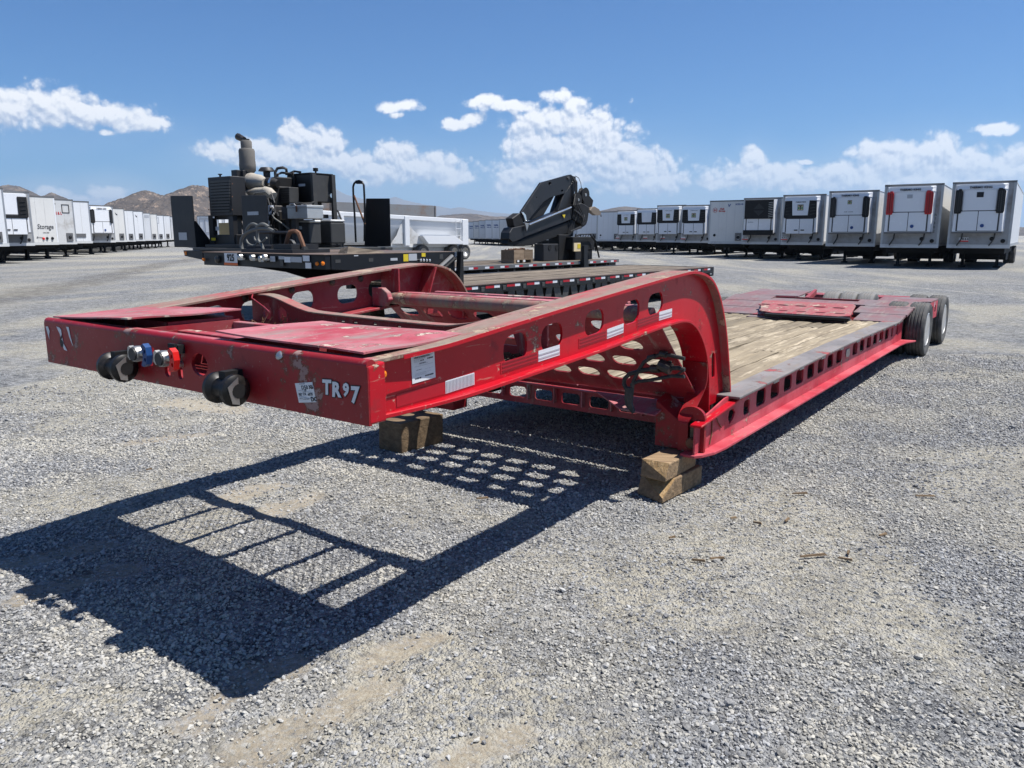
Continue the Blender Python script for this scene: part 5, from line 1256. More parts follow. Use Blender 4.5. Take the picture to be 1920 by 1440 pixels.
s9 = lbl('lot_sign', 'paper', *Bz(385, 1195), *Bz(630, 1420), 'u', -2.826)
lbl('sign_band', 'orange', *Bz(385, 1365), *Bz(630, 1420), 'u', -2.830, s9)
p = T1.at(*Bz(440, 1335), 'u', -2.832)
text('lettering', '925', .15, p, (0, -1, 0), (0, 0, 1), 'ink', s9, .001, width=abs(T1.at(*Bz(570, 1330), 'u', -2.83).y - p.y), bold=.004)
for x, y, mt, rad in [(30, 1310, 'amber', .030), (268, 1310, 'steel_dark', .062)]:
    p = T1.at(*Bz(x, y), 'u', -2.822)
    part('marker_lamp' if mt == 'amber' else 'plug_socket', mt, t1, lambda m: m.lathe([(rad, 0), (rad * .9, .02), (rad * .5, .035)], p, (-1, 0, 0), 14), smooth=True)
for x, y in [(1075, 1300), (1140, 1275), (700, 1270), (920, 1280)]:
    p = T1.at(*Bz(x, y), 'u', -2.83)
    part('gladhand', 'steel', t1, lambda m: (m.lathe([(.05, 0), (.045, .05), (.02, .06)], p, (-1, 0, 0), 10), m.box(p.x - .05, p.x, p.y - .10, p.y + .02, p.z - .04, p.z - .01)))
for x0, y0, x1, y1, mt in [(1210, 1250, 1305, 1350, 'tape_grey'), (1365, 1250, 1470, 1310, 'tape_grey'), (1465, 1260, 1580, 1365, 'tape_white'), (1580, 1260, 1785, 1365, 'tape_grey'), (1385, 1310, 1450, 1430, 'mid_grey')]:
    lbl('decal', mt, *Bz(x0, y0), *Bz(x1, y1), 'u', -2.826)
C6 = zx(400, 480, 6)
for x0, y0, x1, y1, mt in [(1005, -5, 1080, 60, 'tape_white'), (1035, 75, 1098, 140, 'paper')]:
    a, b = T1.at(*C6(x0, y0), 'u', -2.81), T1.at(*C6(x1, y1), 'u', -2.81)
    part('decal', mt, t1, lambda m: m.box(-2.812, -2.802, b.y, a.y, b.z, a.z))
for x, y in [(1130, 85), (1230, 85)]:
    if x < 1200:
        p = Vector((-2.755, .14, T1.at(*C6(x, y), 'u', -2.75).z)); d_ = (-1, -.27, 0)
    else:
        p = T1.at(*C6(x, y), 'v', -.002); d_ = (0, -1, 0)
    part('marker_lamp', 'amber', t1, lambda m: m.lathe([(.03, 0), (.027, .015), (.012, .022)], p, d_, 14), smooth=True)
# things on the black neck: hose loops, rusty hoop, pipes
N = lambda x, y, u=-2.45: T1.at(*Bz(x, y), 'u', u)
hs = thing('hydraulic_hoses', 'tangle of grey hydraulic hoses looped over the front of the black trailer neck', 'hose', tuple(T1.O + T1.U * -2.6 + T1.V * 1.6 + Vector((0, 0, ZN))), T1.rz)
off = Vector((-2.6, 1.6, ZN))
for pts, rad in [([(820, 1290), (740, 1200), (700, 1080), (700, 960), (760, 860), (880, 790), (1050, 755), (1200, 765), (1280, 800)], .028), ([(790, 850), (790, 770), (850, 690), (920, 670), (990, 700)], .022), ([(970, 740), (1030, 690), (1110, 680), (1190, 730)], .028), ([(770, 1180), (1050, 1185), (1090, 1150), (1060, 1050), (1000, 960), (985, 860), (990, 780)], .024), ([(780, 950), (820, 1020), (900, 1060), (960, 1040), (1010, 970)], .016), ([(920, 900), (960, 980), (1060, 1000), (1150, 920)], .016)]:
    part('hose', 'grey_hose', hs, lambda m: m.tube([N(*p) - off for p in spline(pts, 4)], rad, 8), smooth=True)
hp = thing('rusty_hoop', 'rusty steel hoop frame standing on the black trailer neck', 'frame', tuple(T1.O + T1.U * -2.3 + T1.V * 1.0 + Vector((0, 0, ZN))), T1.rz)
off = Vector((-2.3, 1.0, ZN))
part('hoop', 'rust', hp, lambda m: m.tube([N(x, y, -2.3) - off for x, y in [(1490, 1075), (1540, 880), (1575, 815), (1620, 800), (1680, 805), (1730, 840), (1790, 1000), (1820, 1090)]], .035, 6))
part('hoop_base', 'mid_grey', hp, lambda m: (m.tube([N(1490, 1130, -2.3) - off, N(1860, 1120, -2.3) - off], .045, 6), m.lathe([(.12, 0), (.12, .05)], N(1610, 1090, -2.2) - off, (-1, 0, 0), 14)))
part('pipe_run', 'dark_grey', t1, lambda m: (m.tube([N(1000, 825, -2.1), N(1540, 825, -2.1)], .03, 6), m.box(-2.6, -1.9, .9, 2.2, ZN + .001, ZN + .05), m.box(-2.5, -2.0, 1.05, 1.5, ZN + .05, ZN + .13)))
part('winch', 'black_matt', t1, lambda m: m.tube([N(850, 1120, -2.2), N(1300, 1120, -2.2)], .075, 10))
part('toe_board', 'plank_grey', t1, lambda m: m.hexa([(-2.2, .15, ZN + .001), (-1.5, .10, ZN + .001), (-1.5, .32, ZN + .001), (-2.2, .35, ZN + .001), (-2.15, .17, ZN + .10), (-1.5, .12, ZN + .02), (-1.5, .30, ZN + .02), (-2.15, .33, ZN + .08)]))

# ------------------------------------------------------------------ crane trailer behind it
T2 = Frame(-1.38, 19.0, R(36.8)); W2 = 2.7; Z2, ZN2 = .843, 1.342
t2 = thing('step_deck_trailer', 'dark flatbed trailer carrying the folded crane and the engine pack', 'trailer', T2.O, T2.rz)
for k in range(9):
    a, b = .11 + k * .275, .11 + (k + 1) * .275
    part('plank', 'plank_grey', t2, lambda m: m.box(-2.0, 8.0, a + .004, b - .004, Z2 - .05, Z2 - .004 * (k % 3)))
s2 = part('side_rail', 'grey_rail', t2, lambda m: m.box(-2.05, 8.08, .0, .10, Z2 - .10, Z2 + .002), bevel=.004)
part('side_rail', 'grey_rail', t2, lambda m: m.box(-2.05, 8.08, W2 - .10, W2, Z2 - .10, Z2 + .002))
for k in range(15):
    u0 = -1.4 + k * .64
    part('white_tape', 'tape_white', s2, lambda m: m.box(u0, u0 + .178, -.002, -.0005, Z2 - .080, Z2 - .030))
    part('red_tape', 'tape_red', s2, lambda m: m.box(u0 + .18, u0 + .36, -.002, -.0005, Z2 - .080, Z2 - .030))
part('main_beam', 'under', t2, lambda m: m.box(-2.0, 8.0, .5, 2.2, .45, Z2 - .055))
for k in range(14):
    part('cross_sill', 'under', t2, lambda m: m.box(-1.8 + k * .7, -1.72 + k * .7, .02, 2.68, Z2 - .2, Z2 - .101))
part('tail_box', 'black', t2, lambda m: m.box(7.6, 8.05, .1, 2.6, .5, Z2 - .11))
for u_ in (5.2, 6.5):
    for y_ in (.36, .62, 2.1, 2.36):
        ty = link('tyre', ME_T, 'rubber', t2); ty.location = (u_, y_, .36); link('rim', ME_R, 'alu', ty)
part('neck_deck', 'mid_grey', t2, lambda m: m.box(-5.2, -2.07, .0, W2, ZN2 - .05, ZN2), bevel=.004)
ne = part('neck_edge', 'grey_rail', t2, lambda m: m.box(-5.15, -2.07, .005, .06, ZN2 - .14, ZN2 - .051))
for u0 in (-3.30, -2.62):
    part('white_tape', 'tape_white', ne, lambda m: m.box(u0, u0 + .22, .001, .0045, ZN2 - .12, ZN2 - .06))
    part('red_tape', 'tape_red', ne, lambda m: m.box(u0 + .222, u0 + .42, .001, .0045, ZN2 - .12, ZN2 - .06))
part('neck_beam', 'under', t2, lambda m: (m.box(-5.0, -2.0, .5, 2.2, 1.0, ZN2 - .052), m.box(-2.3, -2.0, .2, 2.5, .7, 1.0)))
part('corner_bracket', 'dark_grey', t2, lambda m: m.hexa([(-5.20, 2.35, 1.10), (-4.75, 2.35, 1.10), (-4.75, 3.05, 1.12), (-5.20, 3.02, 1.17), (-5.20, 2.35, 1.285), (-4.75, 2.35, 1.285), (-4.75, 3.05, 1.285), (-5.20, 3.05, 1.285)]))
part('corner_reflector', 'amber', t2, lambda m: m.box(-5.212, -5.201, 2.93, 3.0, 1.19, 1.26))
# upright plates and grab rails on that neck
def t2plate(name, label, pxs, u, th, mat):
    P = [T2.at(x, y, 'u', u) for x, y in pxs]
    base = Vector((u, (P[0].y + P[-1].y) / 2, ZN2))
    o = thing(name, label, 'plate', tuple(T2.O + T2.U * base.x + T2.V * base.y + Vector((0, 0, base.z))), T2.rz, 'upright plates on the crane trailer')
    zmin = min(p.z for p in P)
    part('sheet', mat, o, lambda m: m.plate([(p.y - base.y, max(p.z, ZN2 + .002) - base.z) for p in P], [], lambda a, b, t: (t, a, b), 0, th), bevel=.006)
    return o, base, P
o, b_, P_ = t2plate('upright_plate', 'tall dark grey upright plate with a paper notice at the corner of the neck', [(319, 367), (360, 367), (364, 420), (368, 465), (327, 465)], -5.0, .02, 'dark_grey')
part('notice', 'tape_grey', o, lambda m: (lambda a, b: m.box(-.004, -.001, b.y - b_.y, a.y - b_.y, b.z - ZN2, a.z - ZN2))(T2.at(335, 436, 'u', -5.0), T2.at(351, 450, 'u', -5.0)))
part('return_flange', 'black', o, lambda m: m.hexa([(.0, P_[3].y - b_.y, .005), (.45, P_[3].y - b_.y, .005), (.45, P_[3].y - b_.y + .02, .005), (.0, P_[3].y - b_.y + .02, .005), (.0, P_[2].y - b_.y, .55), (.05, P_[2].y - b_.y, .55), (.05, P_[2].y - b_.y + .02, .55), (.0, P_[2].y - b_.y + .02, .55)]))
o, b_, P_ = t2plate('upright_plate', 'upright dark grey plate with a pale sticker in front of the engine', [(452, 366), (499, 366), (502, 420), (505, 468), (457, 468)], -4.86, .02, 'dark_grey')
part('sticker', 'tape_grey', o, lambda m: (lambda a, b: m.box(-.004, -.001, b.y - b_.y, a.y - b_.y, b.z - ZN2, a.z - ZN2))(T2.at(464, 397, 'u', -4.86), T2.at(485, 403, 'u', -4.86)))
o, b_, P_ = t2plate('upright_plate', 'black upright plate beside the tubular grab rail', [(686, 372), (730, 372), (732, 462), (683, 462), (684, 440)], -2.30, .02, 'black')
gr_ = thing('grab_rail', 'tall tubular grab rail loop beside the black upright plate', 'rail', tuple(T2.O + T2.U * -2.5 + T2.V * .75 + Vector((0, 0, ZN2))), T2.rz)
off = Vector((-2.5, .75, ZN2)); G2 = lambda x, y: T2.at(520 + x / 8.727, 300 + y / 8.727, 'u', -2.5) - off
part('loop', 'black', gr_, lambda m: m.tube([G2(*p) for p in [(1285, 1345), (1265, 900), (1245, 600), (1240, 440), (1255, 390), (1290, 350), (1340, 340), (1390, 360), (1415, 410), (1425, 600), (1430, 800), (1425, 1330)]], .022, 8), smooth=True)
part('stay', 'rust', gr_, lambda m: m.tube([G2(1255, 580), G2(1435, 1050)], .02, 8))
part('lamp', 'black_matt', gr_, lambda m: m.tube([G2(1300, 372), G2(1378, 372)], .03, 6))
g3 = thing('grab_rail', 'short bent handrail beside the hydraulic tank frame', 'rail', tuple(T2.O + T2.U * -2.9 + T2.V * 1.0 + Vector((0, 0, ZN2))), T2.rz)
off3 = Vector((-2.9, 1.0, ZN2)); G3 = lambda x, y: T2.at(520 + x / 8.727, 300 + y / 8.727, 'u', -2.9) - off3
part('rail', 'black', g3, lambda m: m.tube([G3(985, 820), G3(1065, 1020), G3(1070, 1345)], .02, 8))

# ------------------------------------------------------------------ engine pack
ep = thing('engine_power_pack', 'grey diesel power pack with radiator, wrapped exhaust and hydraulic tank on the trailer neck', 'engine', tuple(T2.O + T2.U * -4.0 + T2.V * 1.8 + Vector((0, 0, ZN2))), T2.rz)
eo = Vector((-4.0, 1.8, ZN2))
E2 = lambda px, py, u: T2.at(px, py, 'u', u) - eo
def ebox(m, px0, py0, px1, py1, u0, u1, zmin=None):
    a, b = E2(px0, py0, u0), E2(px1, py1, u0)
    z0, z1 = min(a.z, b.z), max(a.z, b.z)
    if zmin is not None: z0 = zmin
    m.box(u0 - eo.x, u1 - eo.x, min(a.y, b.y), max(a.y, b.y), z0, z1)
D3 = zx(380, 250, 12)
rd = part('radiator', 'dark_grey', ep, lambda m: ebox(m, 389, 333, 436, 404, -4.75, -4.40), bevel=.01)
part('grille_core', 'black_matt', rd, lambda m: ebox(m, 394, 340, 430, 398, -4.757, -4.751))
for k in range(11):
    part('grille_slat', 'mid_grey', rd, lambda m: ebox(m, 394, 339.5 + 5.55 * k, 430.5, 341.0 + 5.55 * k, -4.775, -4.7575))
part('radiator_frame', 'dark_grey', ep, lambda m: (ebox(m, 390, 404.2, 402, 461, -4.72, -4.62, .002), ebox(m, 428, 404.2, 440, 461, -4.72, -4.62, .002), ebox(m, 390, 404.2, 440, 411, -4.62, -4.55)))
part('radiator_side', 'mid_grey', ep, lambda m: m.hexa([E2(441, 345, -4.5), E2(446, 345, -4.5), E2(446, 345, -4.3), E2(441, 345, -4.3), E2(446, 462, -4.5), E2(456, 462, -4.5), E2(456, 462, -4.3), E2(446, 462, -4.3)]))
part('fan_shroud', 'mid_grey', ep, lambda m: m.lathe([(.34, 0), (.32, .12), (.12, .14)], E2(444, 385, -4.35), (1, 0, 0), 20), smooth=True)
part('skid', 'black', ep, lambda m: (ebox(m, 396, 440, 445, 462, -4.70, -4.2, .002), m.box(-1.0, 1.25, -.9, .75, .001, .07)), bevel=.006)
part('filler_neck', 'dark_grey', rd, lambda m: (m.lathe([(.02, 0), (.02, .05), (.045, .06), (.045, .075)], E2(413, 333, -4.6), (0, 0, 1), 10)))
part('coolant_pipe', 'mid_grey', ep, lambda m: m.tube([E2(*D3(690, 1010), -4.35), E2(*D3(790, 1015), -4.3), E2(*D3(870, 1060), -4.2), E2(*D3(920, 1140), -4.1), E2(*D3(960, 1330), -4.05)], .05, 10), smooth=True)
part('coolant_tank', 'dark_grey', ep, lambda m: (ebox(m, 433, 319, 444, 332, -4.2, -4.0), ebox(m, 445, 320, 456, 333, -4.1, -3.9)), bevel=.008)
mc = E2(463.5, 300, -3.9); s1 = (E2(463, 277, -3.9).z - E2(463, 327, -3.9).z) / 50.0
mz = lambda py: E2(463.5, py, -3.9).z
part('muffler', 'wrap_dark', ep, lambda m: m.lathe([(.115, mz(278) - mc.z), (.118, mz(266) - mc.z), (.10, mz(263) - mc.z)][::-1] + [(.115, mz(278.2) - mc.z), (.15, mz(279) - mc.z), (.168, mz(283) - mc.z), (.165, mz(300) - mc.z), (.175, mz(310) - mc.z), (.168, mz(320) - mc.z), (.13, mz(324) - mc.z), (.112, mz(327) - mc.z), (.12, mz(336) - mc.z)], (mc.x, mc.y, mc.z), (0, 0, 1), 22), smooth=True)
part('exhaust_flap', 'steel_dark', ep, lambda m: (m.tube([E2(458, 262, -3.9), E2(446, 256, -3.9)], [.06, .075], 10), m.lathe([(.075, 0), (.075, .03)], (mc.x, mc.y, mz(263)), (0, 0, 1), 14)))
part('exhaust_wrap', 'wrap', ep, lambda m: m.tube([E2(*D3(1020, 960), -3.9), E2(*D3(1060, 1040), -3.9), E2(*D3(1150, 1110), -3.92), E2(*D3(1280, 1110), -3.95), E2(*D3(1420, 1110), -4.0)], [.13, .17, .19, .17, .09], 14), smooth=True)
part('turbo_wrap', 'wrap', ep, lambda m: (m.tube([E2(*D3(1010, 1340), -4.1), E2(*D3(1200, 1330), -4.1), E2(*D3(1400, 1310), -4.1)], [.06, .10, .09], 10), m.tube([E2(*D3(1400, 1300), -4.1), E2(*D3(1500, 1340), -4.1), E2(*D3(1580, 1400), -4.1), E2(*D3(1560, 1460), -4.1)], [.10, .11, .10, .06], 10)), smooth=True)
ac = E2(*D3(1440, 860), -3.7)
part('air_cleaner', 'dark_grey', ep, lambda m: m.lathe([(.07, -.16), (.075, -.02), (.07, 0), (.175, .005), (.165, .03), (.12, .085), (.02, .09)], ac, (0, 0, 1), 20), smooth=True)
part('intake_duct', 'black_matt', ep, lambda m: m.tube([E2(*D3(1420, 1100), -3.95), E2(*D3(1560, 1120), -3.9), E2(*D3(1690, 1140), -3.85)], [.10, .125, .085], 12), smooth=True)
part('clamp_band', 'rod', ep, lambda m: m.tube([E2(*D3(1560, 1120), -3.9), E2(*D3(1600, 1125), -3.89)], .13, 14))
part('intake_body', 'black_matt', ep, lambda m: ebox(m, 492, 333, 520, 352, -3.8, -3.4), bevel=.02)
part('engine_block', 'black_matt', ep, lambda m: (ebox(m, 455, 352, 520, 462, -3.9, -3.2, .03), ebox(m, 505, 400, 545, 462, -3.6, -3.2, .03)), bevel=.02)
part('engine_block', 'steel_dark', ep, lambda m: (ebox(m, 500, 385, 512, 452, -4.3, -4.0, .03), ebox(m, 516, 395, 526, 455, -4.2, -4.0, .03)), bevel=.02)
part('wiring', 'black_matt', ep, lambda m: [m.tube([E2(502 + 6 * k, 372 + 9 * k, -4.25), E2(507 + 5 * k, 390 + 5 * k, -4.35), E2(504 + 4 * k, 420, -4.3), E2(510 + 3 * k, 445, -4.25)], .018, 6) for k in range(4)])
part('white_filter', 'paper', ep, lambda m: (m.lathe([(.055, 0), (.055, .18)], E2(508, 385, -4.3), (0, 0, -1), 12), m.lathe([(.05, 0), (.05, .28)], E2(503, 405, -4.3), (0, 0, -1), 12)))
part('slatted_cooler', 'mid_grey', ep, lambda m: ebox(m, 520, 352, 543, 380, -3.75, -3.5), bevel=.006)
for k in range(6):
    part('cooler_slat', 'dark_grey', ep, lambda m: ebox(m, 521, 354 + 4.3 * k, 542, 355.6 + 4.3 * k, -3.765, -3.751))
H5 = zx(520, 300, 8.727)
tA, tB = E2(*H5(150, 220), -3.35), E2(*H5(545, 220), -3.35); zb_ = E2(*H5(545, 690), -3.35).z
vB = T2.at(*H5(545, 400), 'u', -3.35).y
tC = T2.at(*H5(890, 400), 'v', vB) - eo
tank = part('hydraulic_tank', 'black', ep, lambda m: m.box(tB.x, tC.x, tB.y, tA.y, zb_, tB.z), bevel=.012)
part('tank_lid', 'dark_grey', tank, lambda m: m.box(tB.x - .02, tC.x + .02, tB.y - .02, tA.y + .02, tB.z + .001, tB.z + .02))
part('tank_lit_face', 'mid_grey', tank, lambda m: m.box(tB.x + .09, tC.x - .02, tB.y - .012, tB.y - .001, zb_ + .02, tB.z - .02))  # paler sheet puts the sunlit tone of this side into colour
part('breather', 'black_matt', tank, lambda m: m.lathe([(.02, 0), (.02, .05), (.055, .055), (.055, .12)], (tB.x + .3, tB.y + .2, tB.z + .02), (0, 0, 1), 12))
part('tank_port', 'rod', tank, lambda m: m.lathe([(.05, 0), (.05, .06), (.03, .06)], (tC.x - .08, tB.y - .012, zb_ + .15), (0, -1, 0), 12))
for x_ in (tB.x - .01, tC.x - .06):  # posts
    part('tank_post', 'mid_grey', ep, lambda m: m.hexa([(x_ - .0, tB.y - .09, .001), (x_ + .10, tB.y - .09, .001), (x_ + .10, tB.y - .02, .001), (x_, tB.y - .02, .001), (x_ - .02, tB.y - .09, tB.z), (x_ + .075, tB.y - .09, tB.z), (x_ + .075, tB.y - .02, tB.z), (x_ - .02, tB.y - .02, tB.z)]))
part('tank_shelf', 'mid_grey', ep, lambda m: m.box(tB.x - .1, tC.x + .15, tB.y - .14, tA.y, .001, .08))
part('suction_pipe', 'black_matt', ep, lambda m: (m.tube([(tB.x + .35, tB.y + .2, zb_), (tB.x + .35, tB.y + .2, .55)], .06, 10), m.tube([(tB.x + .2, tB.y + .1, zb_), (tB.x + .2, tB.y + .1, .6)], .04, 10), m.box(tB.x + .02, tC.x - .1, tB.y + .05, tB.y + .5, .62, .70)))
part('return_hose', 'hose', ep, lambda m: (m.tube([E2(*D3(1640, 1000), -3.6), E2(*D3(1630, 880), -3.6), E2(*D3(1680, 790), -3.55), E2(*D3(1800, 770), -3.5), E2(*D3(1880, 800), -3.45), E2(*D3(1890, 890), -3.4)], .03, 8), m.tube([E2(*D3(1680, 1020), -3.6), E2(*D3(1690, 920), -3.6), E2(*D3(1780, 885), -3.5), E2(*D3(2000, 910), -3.4)], .025, 8)), smooth=True)
part('cable_loom', 'black_matt', ep, lambda m: (m.tube([E2(*H5(250, 200), -3.36), E2(*H5(280, 300), -3.37), E2(*H5(250, 520), -3.38), E2(*H5(250, 680), -3.38)], .03, 6), m.tube([E2(*H5(180, 230), -3.3), E2(*H5(280, 185), -3.3), E2(*H5(380, 200), -3.3)], .025, 6)))
bt = part('battery_box', 'mid_grey', ep, lambda m: (ebox(m, 541, 418, 581, 446, -4.0, -3.7, .08), ebox(m, 592, 417, 621, 446, -3.4, -3.0, .08)), bevel=.03, seg=2)
part('battery_lid', 'diamond', bt, lambda m: (ebox(m, 543, 413, 580, 417.5, -4.01, -3.7), ebox(m, 593, 412, 620, 416.5, -3.4, -3.0)), bevel=.02)
part('tan_panel', 'tan', ep, lambda m: ebox(m, 410, 418, 432, 441, -4.15, -4.1))
for k, (a, b, c, d) in enumerate([((505, 395), (515, 410), (530, 420), (545, 432)), ((498, 410), (512, 428), (528, 436), (540, 441)), ((470, 372), (480, 362), (498, 360), (512, 372)), ((508, 360), (515, 380), (511, 400), (520, 425)), ((446, 350), (452, 372), (449, 400), (455, 430)), ((545, 385), (560, 380), (575, 384), (590, 378)), ((497, 430), (520, 446), (545, 450), (575, 452))]):
    part('hydraulic_line', 'hose' if k % 2 else 'grey_hose', ep, lambda m: m.tube([E2(*a, -4.3 + .05 * k), E2(*b, -4.4 + .05 * k), E2(*c, -4.35 + .05 * k), E2(*d, -4.2 + .05 * k)], .016, 6), smooth=True)
for px0, py0, px1, py1, u_, mt in [(545, 360, 552, 366, -3.362, 'yellow'), (560, 345, 572, 349, -3.362, 'tape_grey'), (404, 425, 411, 432, -4.728, 'tape_grey'), (396, 446, 404, 451, -4.728, 'yellow'), (556, 424, 566, 430, -4.012, 'paper'), (399, 406, 402, 409, -4.728, 'paper')]:
    part('decal', mt, ep, lambda m: ebox(m, px0, py0, px1, py1, u_ - .004, u_))
for k in range(6):
    p_ = E2(392 + (44 if k % 2 else 0), 345 + 24 * (k // 2), -4.752)
    part('bolt_head', 'rust', rd, lambda m: m.lathe([(.016, 0), (.012, .012)], p_, (-1, 0, 0), 6))
part('rust_patch', 'rust', ep, lambda m: m.box(tC.x - .062, tC.x + .042, tB.y - .093, tB.y - .0905, .12, .42))
tb_ = thing('tool_box', 'diamond plate tool box with a carrying handle on the engine pack', 'tool box', tuple(T2.O + T2.U * -4.25 + T2.V * .95 + Vector((0, 0, ZN2))), T2.rz)
to = Vector((-4.25, .95, ZN2)); X2 = lambda px, py: T2.at(px, py, 'u', -4.25) - to
a_, b_ = X2(538, 385.5), X2(576.5, 409.5)
part('body', 'diamond', tb_, lambda m: m.box(0, .40, b_.y, a_.y, b_.z, a_.z - .05), bevel=.006)
part('lid', 'diamond', tb_, lambda m: m.box(-.01, .41, b_.y - .01, a_.y + .01, a_.z - .049, a_.z), bevel=.006)
part('handle', 'steel', tb_, lambda m: m.tube([X2(542, 386), X2(544, 382.5), X2(551, 382.5), X2(554, 386)], .014, 6))
part('latch', 'rust', tb_, lambda m: m.box(-.02, -.011, (a_.y + b_.y) / 2 - .02, (a_.y + b_.y) / 2 + .02, a_.z - .13, a_.z - .01))
part('stand', 'mid_grey', tb_, lambda m: m.box(.05, .13, a_.y - .18, a_.y - .05, 0, b_.z))
part('side_cabinet', 'mid_grey', tb_, lambda m: m.box(.05, .4, a_.y + .012, a_.y + .25, b_.z, a_.z - .02))
part('cabinet_leg', 'mid_grey', tb_, lambda m: m.box(.1, .18, a_.y + .1, a_.y + .2, 0, b_.z))

# ------------------------------------------------------------------ knuckle-boom crane
cr = thing('knuckle_boom_crane', 'black folding knuckle boom crane with chrome rod and hook block on the flatbed', 'crane', tuple(T2.O + T2.U * 5.2 + T2.V * 1.2 + Vector((0, 0, Z2))), T2.rz)
co_ = Vector((5.2, 1.2, Z2)); K7 = zx(940, 320, 9.6)
def cp(x, y, v=1.0): return T2.at(*K7(x, y), 'v', v) - co_
def cplate(name, mat, pts, v0, v1, bevel=.012, holes=()):
    vm = v0
    P = [(lambda q: (q.x, q.z))(cp(x, y, vm)) for x, y in pts]
    H = [[(lambda q: (q.x, q.z))(cp(hx + hr * math.cos(a), hy + hr * math.sin(a), vm)) for a in np.linspace(0, 2 * math.pi, 12, endpoint=False)] for hx, hy, hr in holes]
    return part(name, mat, cr, lambda m: m.plate(P, H, lambda a, b, t: (a, t, b), v0 - co_.y, v1 - co_.y), bevel=bevel)
M['crane'] = m_plain('crane_paint', (.014, .0145, .0165), .40, 0, .15, 3, (.07, .065, .06), .25)
arm = cplate('outer_arm', 'crane', [(360, 750), (715, 215), (1215, 75), (1260, 70), (1290, 110), (1290, 180), (1140, 405), (1040, 435), (960, 455), (890, 480), (820, 520), (760, 565), (700, 630), (480, 900), (420, 930)], .95, 1.02, holes=((872, 228, 26), (1095, 360, 20), (638, 478, 9)))
cplate('outer_arm', 'crane', [(360, 750), (715, 215), (1215, 75), (1260, 70), (1290, 110), (1290, 180), (1140, 405), (1040, 435), (960, 455), (890, 480), (820, 520), (760, 565), (700, 630), (480, 900), (420, 930)], 1.18, 1.25)
cplate('arm_core', 'black', [(400, 740), (735, 240), (1200, 100), (1240, 140), (1110, 380), (930, 440), (800, 500), (690, 600), (460, 870)], 1.021, 1.179)
cplate('arm_inner', 'black_matt', [(480, 890), (700, 622), (820, 517), (958, 458), (880, 600), (765, 800), (560, 890)], 1.03, 1.17)
cplate('pin', 'mid_grey', [(1220 + 26 * math.cos(a), 133 + 26 * math.sin(a)) for a in np.linspace(0, 6.28, 14, endpoint=False)], .92, .949, .004)
cplate('king_post', 'crane', [(1300, 95), (1345, 110), (1330, 300), (1310, 470), (1270, 640), (1020, 725), (1075, 560), (1130, 420), (1290, 190)], .97, 1.22)
cplate('king_post_brace', 'black', [(1040, 440), (1130, 415), (1020, 700), (930, 770)], 1.1, 1.25)
main = cplate('main_boom', 'crane', [(200, 1030), (490, 965), (1250, 655), (1310, 690), (1300, 790), (1270, 870), (840, 1035), (430, 1190), (290, 1260), (200, 1285), (140, 1230), (150, 1120)], .88, 1.20)
cplate('boom_badge', 'yellow', [(1095, 790), (1155, 790), (1135, 855)], .842, .849, 0)
cplate('telescopic_boom', 'black_matt', [(105, 1320), (140, 1190), (290, 1275), (840, 1060), (1280, 890), (1560, 900), (1500, 1000), (1190, 1130), (840, 1240), (540, 1345), (130, 1345)], .93, 1.16)
part('chrome_rod', 'rod', cr, lambda m: m.tube([cp(495, 972, .82), cp(1255, 660, .82)], .028, 10), smooth=True)
cplate('rod_end', 'steel', [(420, 940), (500, 945), (490, 1000), (460, 1090), (440, 1000)], .80, .84, .004)
cplate('valve_head', 'black_matt', [(195, 860), (330, 760), (380, 790), (405, 940), (400, 985), (230, 1015)], .90, 1.15, .02)
cplate('valve_fitting', 'rod', [(365, 750), (400, 745), (445, 800), (460, 900), (430, 890), (395, 790)], .86, .90, .004)
cplate('slew_joint', 'black_matt', [(1310, 700), (1300, 610), (1440, 575), (1500, 600), (1595, 660), (1560, 900), (1540, 960), (1490, 1000), (1290, 880)], .82, 1.25, .03)
part('hose_bundle', 'hose', cr, lambda m: [m.tube([cp(1260 + 14 * k, 90 + 6 * k, .93 + .05 * k), cp(1320 + 14 * k, 200, .90), cp(1330 + 12 * k, 420, .88), cp(1300 + 30 * k, 620, .80), cp(1370 + 30 * k, 760, .78), cp(1330 + 50 * k, 900, .79)], .016, 6) for k in range(4)])
part('hose_bundle', 'hose', cr, lambda m: [m.tube([cp(1310 + 60 * k, 700 + 30 * k, .77), cp(1400 + 30 * k, 780 + 20 * k, .74), cp(1520 - 20 * k, 900 + 20 * k, .75), cp(1440, 1000 + 10 * k, .78), cp(1250, 1090, .8)], .018, 6) for k in range(4)])
part('winch_cable', 'hose', cr, lambda m: m.tube([cp(1330, 95, .95), cp(1390, 130, .95), cp(1430, 220, .95), cp(1450, 380, .95)], .010, 6))
for x, y, r_ in [(1350, 525, 62), (1482, 437, 68)]:
    c0 = cp(x, y, .92); rr_ = (cp(x + r_, y, .92) - c0).length
    part('sheave', 'black_matt', cr, lambda m: m.lathe([(rr_ * .3, -.08), (rr_, -.08), (rr_ * .85, -.02), (rr_ * .85, .02), (rr_, .08), (rr_ * .3, .08)], c0, (0, 1, 0), 18))
    part('sheave_pin', 'steel', cr, lambda m: m.lathe([(rr_ * .22, 0), (rr_ * .2, .012)], c0 + Vector((0, -.08, 0)), (0, -1, 0), 10))
cplate('winch_arm', 'black_matt', [(1425, 400), (1530, 375), (1660, 535), (1640, 640), (1580, 700), (1500, 620), (1450, 520)], .97, 1.15)
cplate('hook_block', 'cream', [(1595, 715), (1630, 660), (1690, 645), (1765, 690), (1803, 760), (1790, 800), (1690, 805), (1640, 770)], .85, .97, .02)
M['hook'] = m_plain('hook_block_paint', (.16, .13, .10), .5, 0, .2, 5, (.08, .07, .06), .3)
[c for c in cr.children if c.name.startswith('hook_block')][0].data.materials[0] = M['hook']
